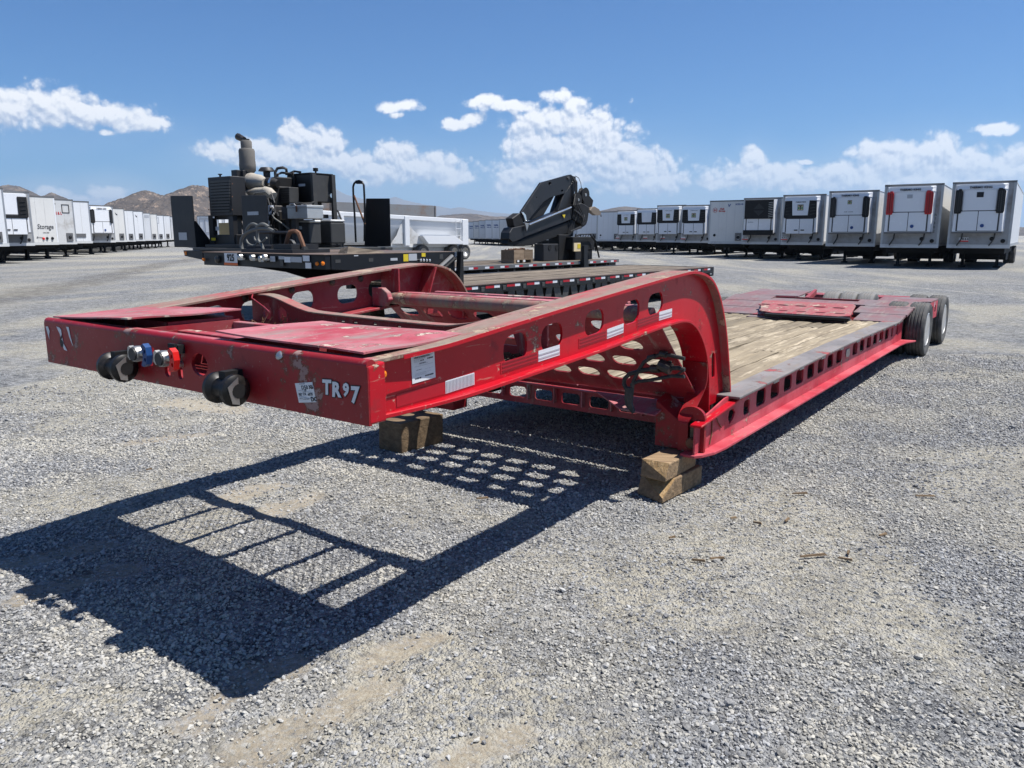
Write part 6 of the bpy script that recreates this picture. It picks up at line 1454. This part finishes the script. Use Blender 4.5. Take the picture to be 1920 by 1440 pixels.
part('hook', 'steel_dark', cr, lambda m: m.tube([cp(1790, 790, .9), cp(1795, 830, .9)], .02, 6))
bz0 = .0
def cdown(name, mat, px0, px1, py, v0, v1, z0=.0, bev=.015):
    a, b = cp(px0, py, v0), cp(px1, py, v0)
    return part(name, mat, cr, lambda m: m.box(a.x, b.x, v0 - co_.y, v1 - co_.y, z0, a.z), bevel=bev)
cdown('base_column', 'black_matt', 1040, 1260, 1150, .85, 1.25, .001)
part('column_neck', 'black_matt', cr, lambda m: m.tube([cp(1200, 1160, 1.0), cp(1240, 900, 1.0)], .16, 12))
cdown('base_frame', 'dark_grey', 760, 1030, 1320, .80, 1.15, .001)
part('frame_eye', 'black_matt', cr, lambda m: [m.lathe([(.085, 0), (.085, .012)], (cp(x, 1385, .80).x, .799 - co_.y, cp(x, 1385, .80).z), (0, -1, 0), 16) for x in (870, 995)])
cdown('control_stand', 'black_matt', 1290, 1680, 1190, .60, 1.0, .30)
cdown('control_stand_leg', 'black_matt', 1330, 1640, 1430, .62, .95, .001)
part('control_box', 'cream', cr, lambda m: (lambda a, b: m.box(a.x, b.x, .50 - co_.y, .54 - co_.y, b.z, a.z))(cp(1310, 1300, .5), cp(1425, 1450, .5)))
part('control_label', 'yellow', cr, lambda m: (lambda a, b: m.box(a.x, b.x, .492 - co_.y, .499 - co_.y, b.z, a.z))(cp(1370, 1320, .5), cp(1420, 1400, .5)))
part('control_levers', 'black_matt', cr, lambda m: [m.tube([cp(1330 + 45 * k, 1190, .55), cp(1350 + 45 * k, 1150, .53)], .012, 6) for k in range(6)])
part('stand_rail', 'black_matt', cr, lambda m: (m.tube([cp(1340, 1180, .5), cp(1400, 1150, .5), cp(1650, 1140, .5), cp(1680, 1200, .5), cp(1700, 1450, .5)], .02, 6), m.tube([cp(1600, 1150, .45), cp(1690, 1260, .45), cp(1760, 1560, .45)], .03, 6)))
part('outrigger', 'black', cr, lambda m: (m.box(.5, .75, -1.35, -1.21, -.25, .05), m.box(.52, .73, -1.33, -1.23, .05, .45)))

# ------------------------------------------------------------------ pallet crate
pq = T2.at(964, 486, 'v', .30); pr = T2.at(1003, 485, 'v', .30)
pc_ = thing('pallet_crate', 'open brown crate of chains on a wooden pallet beside the crane', 'crate', tuple(T2.O + T2.U * pq.x + T2.V * pq.y + Vector((0, 0, Z2 + .001))), T2.rz)
cw = (pr - pq).length * .9
hgt = .36
part('pallet_deck', 'crate', pc_, lambda m: m.box(0, cw, 0, .45, .09, .115))
for k in range(3): part('pallet_foot', 'crate', pc_, lambda m: m.box(cw * .5 * k - (.10 if k == 2 else .05 if k == 1 else 0), cw * .5 * k + (.0 if k == 2 else .05 if k == 1 else .10), 0, .45, 0, .089))
for x0, x1 in ((.0, cw * .52), (cw * .53, cw)):
    part('crate_wall', 'crate', pc_, lambda m: m.plate([(x0, .116), (x1, .116), (x1, hgt), (x0, hgt)], [], lambda a, b, t: (a, t, b), .0, .025))
    part('crate_wall', 'crate', pc_, lambda m: m.plate([(x0, .116), (x1, .116), (x1, hgt), (x0, hgt)], [], lambda a, b, t: (a, t, b), .425, .45))
for x0 in (0, cw * .51, cw - .022):
    part('crate_side', 'crate', pc_, lambda m: m.box(x0, x0 + .02, .026, .424, .116, hgt))
for x0 in (.16, .48): part('white_label', 'paper', pc_, lambda m: m.box(x0 * cw, x0 * cw + .09, -.004, -.001, .03, .085))
def chain(m):
    rr = random.Random(8)
    for k in range(40):
        a = Vector((rr.uniform(.05, cw - .05), rr.uniform(.08, .38), hgt - .06 + rr.uniform(0, .09)))
        m.tube([a, a + Vector((rr.uniform(-.08, .08), rr.uniform(-.08, .08), rr.uniform(-.02, .03)))], .02, 5)
tag(part('chain_heap', 'rust', pc_, chain), kind='stuff')

# ------------------------------------------------------------------ white bottom-dump trailer
DT = Frame(-3.14, 53.0, R(40)); dt = thing('bottom_dump_trailer', 'white bottom dump hopper trailer with rounded belly behind the black trailer', 'trailer', DT.O, DT.rz)
d6 = lambda x, y, v=0.0: DT.at(*A(x, y), 'v', v)
P0, P1 = d6(90, 250), d6(1735, 350)
ztl, ztr = P0.z, P1.z; UL, UR = P0.x - 1.2, P1.x
zt_ = lambda u: ztl + (ztr - ztl) * (u - P0.x) / (P1.x - P0.x)
part('top_rail', 'white', dt, lambda m: (m.hexa([(UL, -.08, zt_(UL) - .24), (UR, -.08, zt_(UR) - .24), (UR, .10, zt_(UR) - .24), (UL, .10, zt_(UL) - .24), (UL, -.08, zt_(UL)), (UR, -.08, zt_(UR)), (UR, .10, zt_(UR)), (UL, .10, zt_(UL))])), bevel=.02)
part('top_rail', 'white', dt, lambda m: (m.hexa([(UL, 2.4, zt_(UL) - .24), (UR, 2.4, zt_(UR) - .24), (UR, 2.58, zt_(UR) - .24), (UL, 2.4, zt_(UL) - .24), (UL, 2.4, zt_(UL)), (UR, 2.4, zt_(UR)), (UR, 2.58, zt_(UR)), (UL, 2.58, zt_(UL))])))
def belly(m):
    prof = [(.02, -.24), (.06, -.75), (.12, -.85), (.30, -1.25), (.50, -1.55), (.70, -1.72), (1.80, -1.72), (2.0, -1.55), (2.2, -1.25), (2.38, -.85), (2.44, -.75), (2.48, -.24)]
    us = np.linspace(UL + .2, UR - .3, 12); vs = []
    for u in us:
        vs += [(u, y, zt_(u) + z) for y, z in prof]
    n = len(prof)
    m.add(vs, [(i * n + k, i * n + k + 1, (i + 1) * n + k + 1, (i + 1) * n + k) for i in range(len(us) - 1) for k in range(n - 1)] + [tuple(range(n)), tuple((len(us) - 1) * n + k for k in range(n - 1, -1, -1))])
part('hopper', 'white', dt, belly, smooth=True)
for (x0, x1, yb) in [(938, 1000, 690), (1680, 1755, 680), (100, 160, 650)]:
    a, b = d6(x0, 400), d6(x1, 400); zb2 = d6(x0, yb).z
    part('side_post', 'white', dt, lambda m: m.box(a.x, b.x, -.12, .14, zb2, zt_(a.x) - .02), bevel=.02)
for (pts) in [[(1000, 420), (1090, 510), (1180, 580), (1250, 665), (1000, 665)], [(940, 340), (900, 420), (850, 560), (780, 665), (940, 665)]]:
    P = [d6(x, y) for x, y in pts]
    part('hopper_gusset', 'white_dirty', dt, lambda m: m.plate([(p.x, p.z) for p in P], [], lambda a, b, t: (a, t, b), .02, .05))
P = [d6(x, y, -.3) for x, y in [(1170, 560), (1600, 565), (1700, 640), (1705, 672), (1255, 672)]]
part('wheel_guard', 'white', dt, lambda m: m.plate([(p.x, p.z) for p in P], [], lambda a, b, t: (a + .0, t, b), -.34, .3), bevel=.03)
part('frame_rail', 'white', dt, lambda m: (lambda a, b: m.box(a.x, b.x, .35, .55, a.z, a.z + .22))(d6(780, 715, .35), d6(1760, 715, .35)))
part('frame_rail', 'white_dirty', dt, lambda m: (lambda a, b: m.box(a.x, b.x, .6, 1.9, a.z - .3, a.z + .2))(d6(780, 715, .6), d6(1740, 715, .6)))
part('ladder', 'white', dt, lambda m: [m.tube([d6(1612, 350, -.14), d6(1612, 600, -.14)], .02, 6), m.tube([d6(1672, 350, -.14), d6(1672, 600, -.14)], .02, 6)] + [m.tube([d6(1612, y, -.14), d6(1672, y, -.14)], .016, 6) for y in (365, 470, 560)])
part('hand_hook', 'white', dt, lambda m: [m.lathe([(.08, 0), (.08, .2)], d6(1735, y, 0.1), (1, 0, 0), 10) for y in (410, 570, 615)])
part('mud_flap', 'black_matt', dt, lambda m: (lambda a, b: m.box(a.x, b.x, .0, .7, .12, a.z))(d6(1650, 735), d6(1768, 735)))
for px_ in (1580, 1690, 1180):
    c_ = d6(px_, 740, .1)
    for y_ in (.10, .42, 2.1, 2.4):
        ty = link('tyre', ME_T2, 'rubber', dt); ty.location = (c_.x - (.0 if px_ != 1690 else -.2), y_, .5); link('rim', ME_R2, 'alu', ty)

# ------------------------------------------------------------------ rusty grey bin trailer beyond
RC = Frame((818 - 960) / 1486 * 60, 60.0, R(40)); rc = thing('scrap_trailer', 'rust stained grey steel bin trailer standing behind the white hopper trailer', 'trailer', RC.O, RC.rz)
zt2 = RC.at(817, 386, 'u', 0).z
part('bin_wall', 'rusty', rc, lambda m: (m.box(-13.5, 0, 0, .06, .95, zt2), m.box(-13.5, 0, 2.4, 2.46, .95, zt2), m.box(-.06, 0, .061, 2.399, .95, zt2), m.box(-13.5, -13.44, .061, 2.399, .95, zt2)))
part('bin_floor', 'rusty', rc, lambda m: m.box(-13.4, -.1, .07, 2.39, .95, 1.05))
for k in range(0, 12, 4): part('bin_rib', 'rusty', rc, lambda m: m.box(-.12 - 1.2 * k, -.02 - 1.2 * k, -.06, -.001, 1.0, zt2 - .02))
part('chassis', 'under', rc, lambda m: m.box(-13, -.3, .7, 1.8, .6, .949))
for u_ in (-1.2, -2.5):
    for y_ in (.25, 2.2):
        ty = link('tyre', ME_T2, 'rubber', rc); ty.location = (u_, y_, .5); link('rim', ME_R2, 'alu', ty)

# ------------------------------------------------------------------ small far things
ob = thing('traffic_barrier', 'low orange plastic barrier beyond the upright black plate', 'barrier', tuple(ground_at(385, 462)), R(20))
part('body', 'orange', ob, lambda m: m.plate([(-.25, 0), (.25, 0), (.22, .25), (.10, .45), (.08, .9), (-.08, .9), (-.10, .45), (-.22, .25)], [], lambda a, b, t: (t, a, b), -.8, .8))
part('foot', 'orange', ob, lambda m: (m.box(-.75, -.4, -.3, -.251, 0, .12), m.box(.4, .75, -.3, -.251, 0, .12)))
pp = (957 - 960) / 1486 * 330
pm = thing('palm_tree', 'small shaggy palm tree far behind the vans', 'tree', (pp, 330, 0), 0)
part('trunk', 'rust', pm, lambda m: m.tube([(0, 0, 0), (.1, 0, 4), (0, 0, 8.4)], [.35, .25, .22], 8))
def fronds(m):
    rr = random.Random(2)
    for k in range(70):
        a = rr.uniform(0, 6.28); e = rr.uniform(-.9, 1.2); l = rr.uniform(1.0, 1.9); d_ = Vector((math.cos(a) * math.cos(e), math.sin(a) * math.cos(e), math.sin(e)))
        b = Vector((0, 0, 8.5)); t = d_ * l; s_ = d_.orthogonal().normalized() * .12
        m.add([b, b + t * .5 + s_, b + t + Vector((0, 0, -.35)), b + t * .5 - s_], [(0, 1, 2), (0, 2, 3)])
M['frond'] = m_plain('palm_frond', (.06, .075, .03), .8, 0, .3, 1, (.16, .12, .06), .5)
tag(part('crown', 'frond', pm, fronds), kind='stuff')
for k, (px_, py_) in enumerate([(668, 597), (700, 600)]):
    g_ = ground_at(px_, py_)
    o = thing('timber_block', 'pale timber block lying on the gravel under the black trailer', 'timber', (g_.x, g_.y, .002), R(30 + 40 * k), 'timber blocks under the black trailer')
    part('body', 'timber', o, lambda m: m.hexa([(-.28, -.1, 0), (.28, -.1, 0), (.28, .1, 0), (-.28, .1, 0), (-.26, -.095, .19), (.27, -.1, .2), (.27, .1, .19), (-.27, .1, .2)]), bevel=.008)
# splinters of wood on the gravel
def chipw(px_, py_, ln, ang, k):
    g_ = ground_at(px_, py_); z_ = float(height(np.array([g_.x]), np.array([g_.y]))[0])
    o = part('wood_splinter', 'timber', None, lambda m: m.hexa([(-ln, -.005, 0), (ln, -.008, 0), (ln * .9, .008, 0), (-ln, .006, 0), (-ln * .9, -.003, .008), (ln * .8, -.005, .011), (ln * .8, .004, .010), (-ln * .95, .004, .007)]))
    o.location = (g_.x, g_.y, z_ + .012); o.rotation_euler = (0, 0, ang)
    tag(o, 'thin wood splinter lying on the gravel', 'splinter', 'wood splinters on the gravel')
for k, (x, y, l, a) in enumerate([(1525, 1047, .075, .2), (1585, 1053, .035, -.5), (1345, 1050, .04, .1), (1310, 1054, .035, -.3), (1500, 930, .05, .1), (1735, 934, .06, -.1), (1655, 1005, .03, .5), (1475, 980, .03, .9), (280, 884, .02, .6), (905, 935, .04, .2), (1590, 1040, .025, 1.1), (1375, 975, .02, .3), (1420, 985, .025, -.6), (1260, 1010, .02, .4)]):
    chipw(x, y, l, a, k)

# ---- loose stones, tens of thousands: one object of instances
def stone_material():
    m, t, b, co = new_mat('crushed_stone')
    oi = t.n('ShaderNodeObjectInfo')
    r_ = oi.outputs['Random']
    c = t.mix(r_, (.075, .079, .090), (.37, .372, .37))
    warm = t.math('GREATER_THAN', t.math('FRACT', t.math('MULTIPLY', r_, 17.3)), .76)
    c = t.mix(t.math('MULTIPLY', warm, .55), c, (.44, .41, .34))
    dark = t.math('GREATER_THAN', t.math('FRACT', t.math('MULTIPLY', r_, 43.7)), .90)
    c = t.mix(t.math('MULTIPLY', dark, .6), c, (.06, .062, .07))
    geo = t.n('ShaderNodeNewGeometry')
    c = t.mix(t.math('MULTIPLY', t.ramp(t.noise(geo.outputs['Position'], 1.1, 4, .6), .42, .62), .42), c, (.49, .45, .35))
    c = t.mix(t.math('MULTIPLY', t.ramp(t.noise(geo.outputs['Position'], 120, 3, .6), .35, .7), .35), c, (.46, .44, .40))
    t.put(b.inputs['Base Color'], c); b.inputs['Roughness'].default_value = .88
    b.inputs['Specular IOR Level'].default_value = .2
    return m
M['stone'] = stone_material()
npr = np.random.default_rng(11)
N0 = 720000
sx = npr.uniform(-5.2, 7.0, N0); sy = 1.2 + 9.3 * npr.random(N0) ** 1.25
keep = (np.abs(sx) < 0.95 * sy + .7)
sx, sy = sx[keep], sy[keep]
dens = 1.0 - np.clip(rut_mask(sx, sy) * .9, 0, .80)
dens *= 1.0 - .80 * dusty(sx, sy)
dens *= np.clip(.70 + 1.2 * (fbm(sx * 2.2, sy * 2.2, 40, 3) - .4), .15, 1)
keep = npr.random(len(sx)) < dens
sx, sy = sx[keep], sy[keep]
ns = len(sx)
sr = .0034 + .0062 * npr.random(ns) ** 2.2 + .009 * (npr.random(ns) > .985) * npr.random(ns)
sr = sr * (1 + .05 * np.clip(sy - 4, 0, 6))
sz = height(sx, sy) + sr * .34
sm = bpy.data.meshes.new('gravel')
sm.vertices.add(ns); sm.vertices.foreach_set('co', np.stack([sx, sy, sz], 1).astype(np.float32).ravel())
a = sm.attributes.new('scl', 'FLOAT_VECTOR', 'POINT')
sc3 = np.stack([sr * npr.uniform(.8, 1.5, ns), sr * npr.uniform(.75, 1.2, ns), sr * npr.uniform(.5, .95, ns)], 1)
a.data.foreach_set('vector', sc3.astype(np.float32).ravel())
a = sm.attributes.new('rot', 'FLOAT_VECTOR', 'POINT')
a.data.foreach_set('vector', np.stack([npr.normal(0, .35, ns), npr.normal(0, .35, ns), npr.uniform(0, 6.28, ns)], 1).astype(np.float32).ravel())
a = sm.attributes.new('pick', 'INT', 'POINT'); a.data.foreach_set('value', npr.integers(0, 6, ns).astype(np.int32))
gravel = bpy.data.objects.new('gravel', sm); COL.objects.link(gravel)
gn = bpy.data.node_groups.new('gravel_stones', 'GeometryNodeTree')
gn.interface.new_socket('Geometry', in_out='INPUT', socket_type='NodeSocketGeometry')
gn.interface.new_socket('Geometry', in_out='OUTPUT', socket_type='NodeSocketGeometry')
nn = lambda typ, **kw: (lambda nd: ([setattr(nd, k, v) for k, v in kw.items()], nd)[1])(gn.nodes.new(typ))
L_ = gn.links.new
gin = nn('NodeGroupInput'); gout = nn('NodeGroupOutput')
joined = nn('GeometryNodeGeometryToInstance')
for k in range(6):
    ico = nn('GeometryNodeMeshIcoSphere'); ico.inputs['Subdivisions'].default_value = 2 if k < 2 else 1
    sp = nn('GeometryNodeSetPosition'); ns_ = nn('ShaderNodeTexNoise'); ns_.noise_dimensions = '4D'
    ns_.inputs['W'].default_value = 3.7 * k + 1.1; ns_.inputs['Scale'].default_value = .85; ns_.inputs['Detail'].default_value = 1.0
    sub = nn('ShaderNodeVectorMath', operation='SUBTRACT'); sub.inputs[1].default_value = (.5, .5, .5)
    mul = nn('ShaderNodeVectorMath', operation='SCALE'); mul.inputs['Scale'].default_value = 1.9
    L_(ns_.outputs['Color'], sub.inputs[0]); L_(sub.outputs[0], mul.inputs[0])
    L_(ico.outputs[0], sp.inputs['Geometry']); L_(mul.outputs[0], sp.inputs['Offset'])
    smn = nn('GeometryNodeSetMaterial'); smn.inputs['Material'].default_value = M['stone']
    sh = nn('GeometryNodeSetShadeSmooth'); sh.inputs['Shade Smooth'].default_value = False
    L_(sp.outputs[0], smn.inputs[0]); L_(smn.outputs[0], sh.inputs[0]); L_(sh.outputs[0], joined.inputs[0])
iop = nn('GeometryNodeInstanceOnPoints'); iop.inputs['Pick Instance'].default_value = True
def attr(nm, ty):
    nd = nn('GeometryNodeInputNamedAttribute', data_type=ty); nd.inputs[0].default_value = nm; return nd.outputs[0]
L_(gin.outputs[0], iop.inputs['Points']); L_(joined.outputs[0], iop.inputs['Instance'])
L_(attr('pick', 'INT'), iop.inputs['Instance Index'])
L_(attr('scl', 'FLOAT_VECTOR'), iop.inputs['Scale'])
e2r = nn('FunctionNodeEulerToRotation'); L_(attr('rot', 'FLOAT_VECTOR'), e2r.inputs[0]); L_(e2r.outputs[0], iop.inputs['Rotation'])
L_(iop.outputs[0], gout.inputs[0])
md = gravel.modifiers.new('stones', 'NODES'); md.node_group = gn
sm.materials.append(M['stone'])
tag(gravel, 'loose grey crushed stone lying on the yard', 'gravel', kind='stuff')


# ------------------------------------------------------------------ air
hz_m = bpy.data.materials.new('valley_air'); hz_m.use_nodes = True
h_ = NT(hz_m.node_tree); ho = h_.n('ShaderNodeOutputMaterial'); pv_ = h_.n('ShaderNodeVolumePrincipled')
pv_.inputs['Color'].default_value = (.60, .78, 1.0, 1); pv_.inputs['Density'].default_value = 8.0e-5; pv_.inputs['Anisotropy'].default_value = .2
h_.t.links.new(pv_.outputs[0], ho.inputs['Volume'])
M['haze'] = hz_m
tag(part('haze', 'haze', None, lambda m: m.box(gx[0] - 50, gx[-1] + 50, gy[0] - 50, gy[-1] + 50, -1.5, 775)), 'thin pale blue air over the valley', 'haze', kind='stuff')
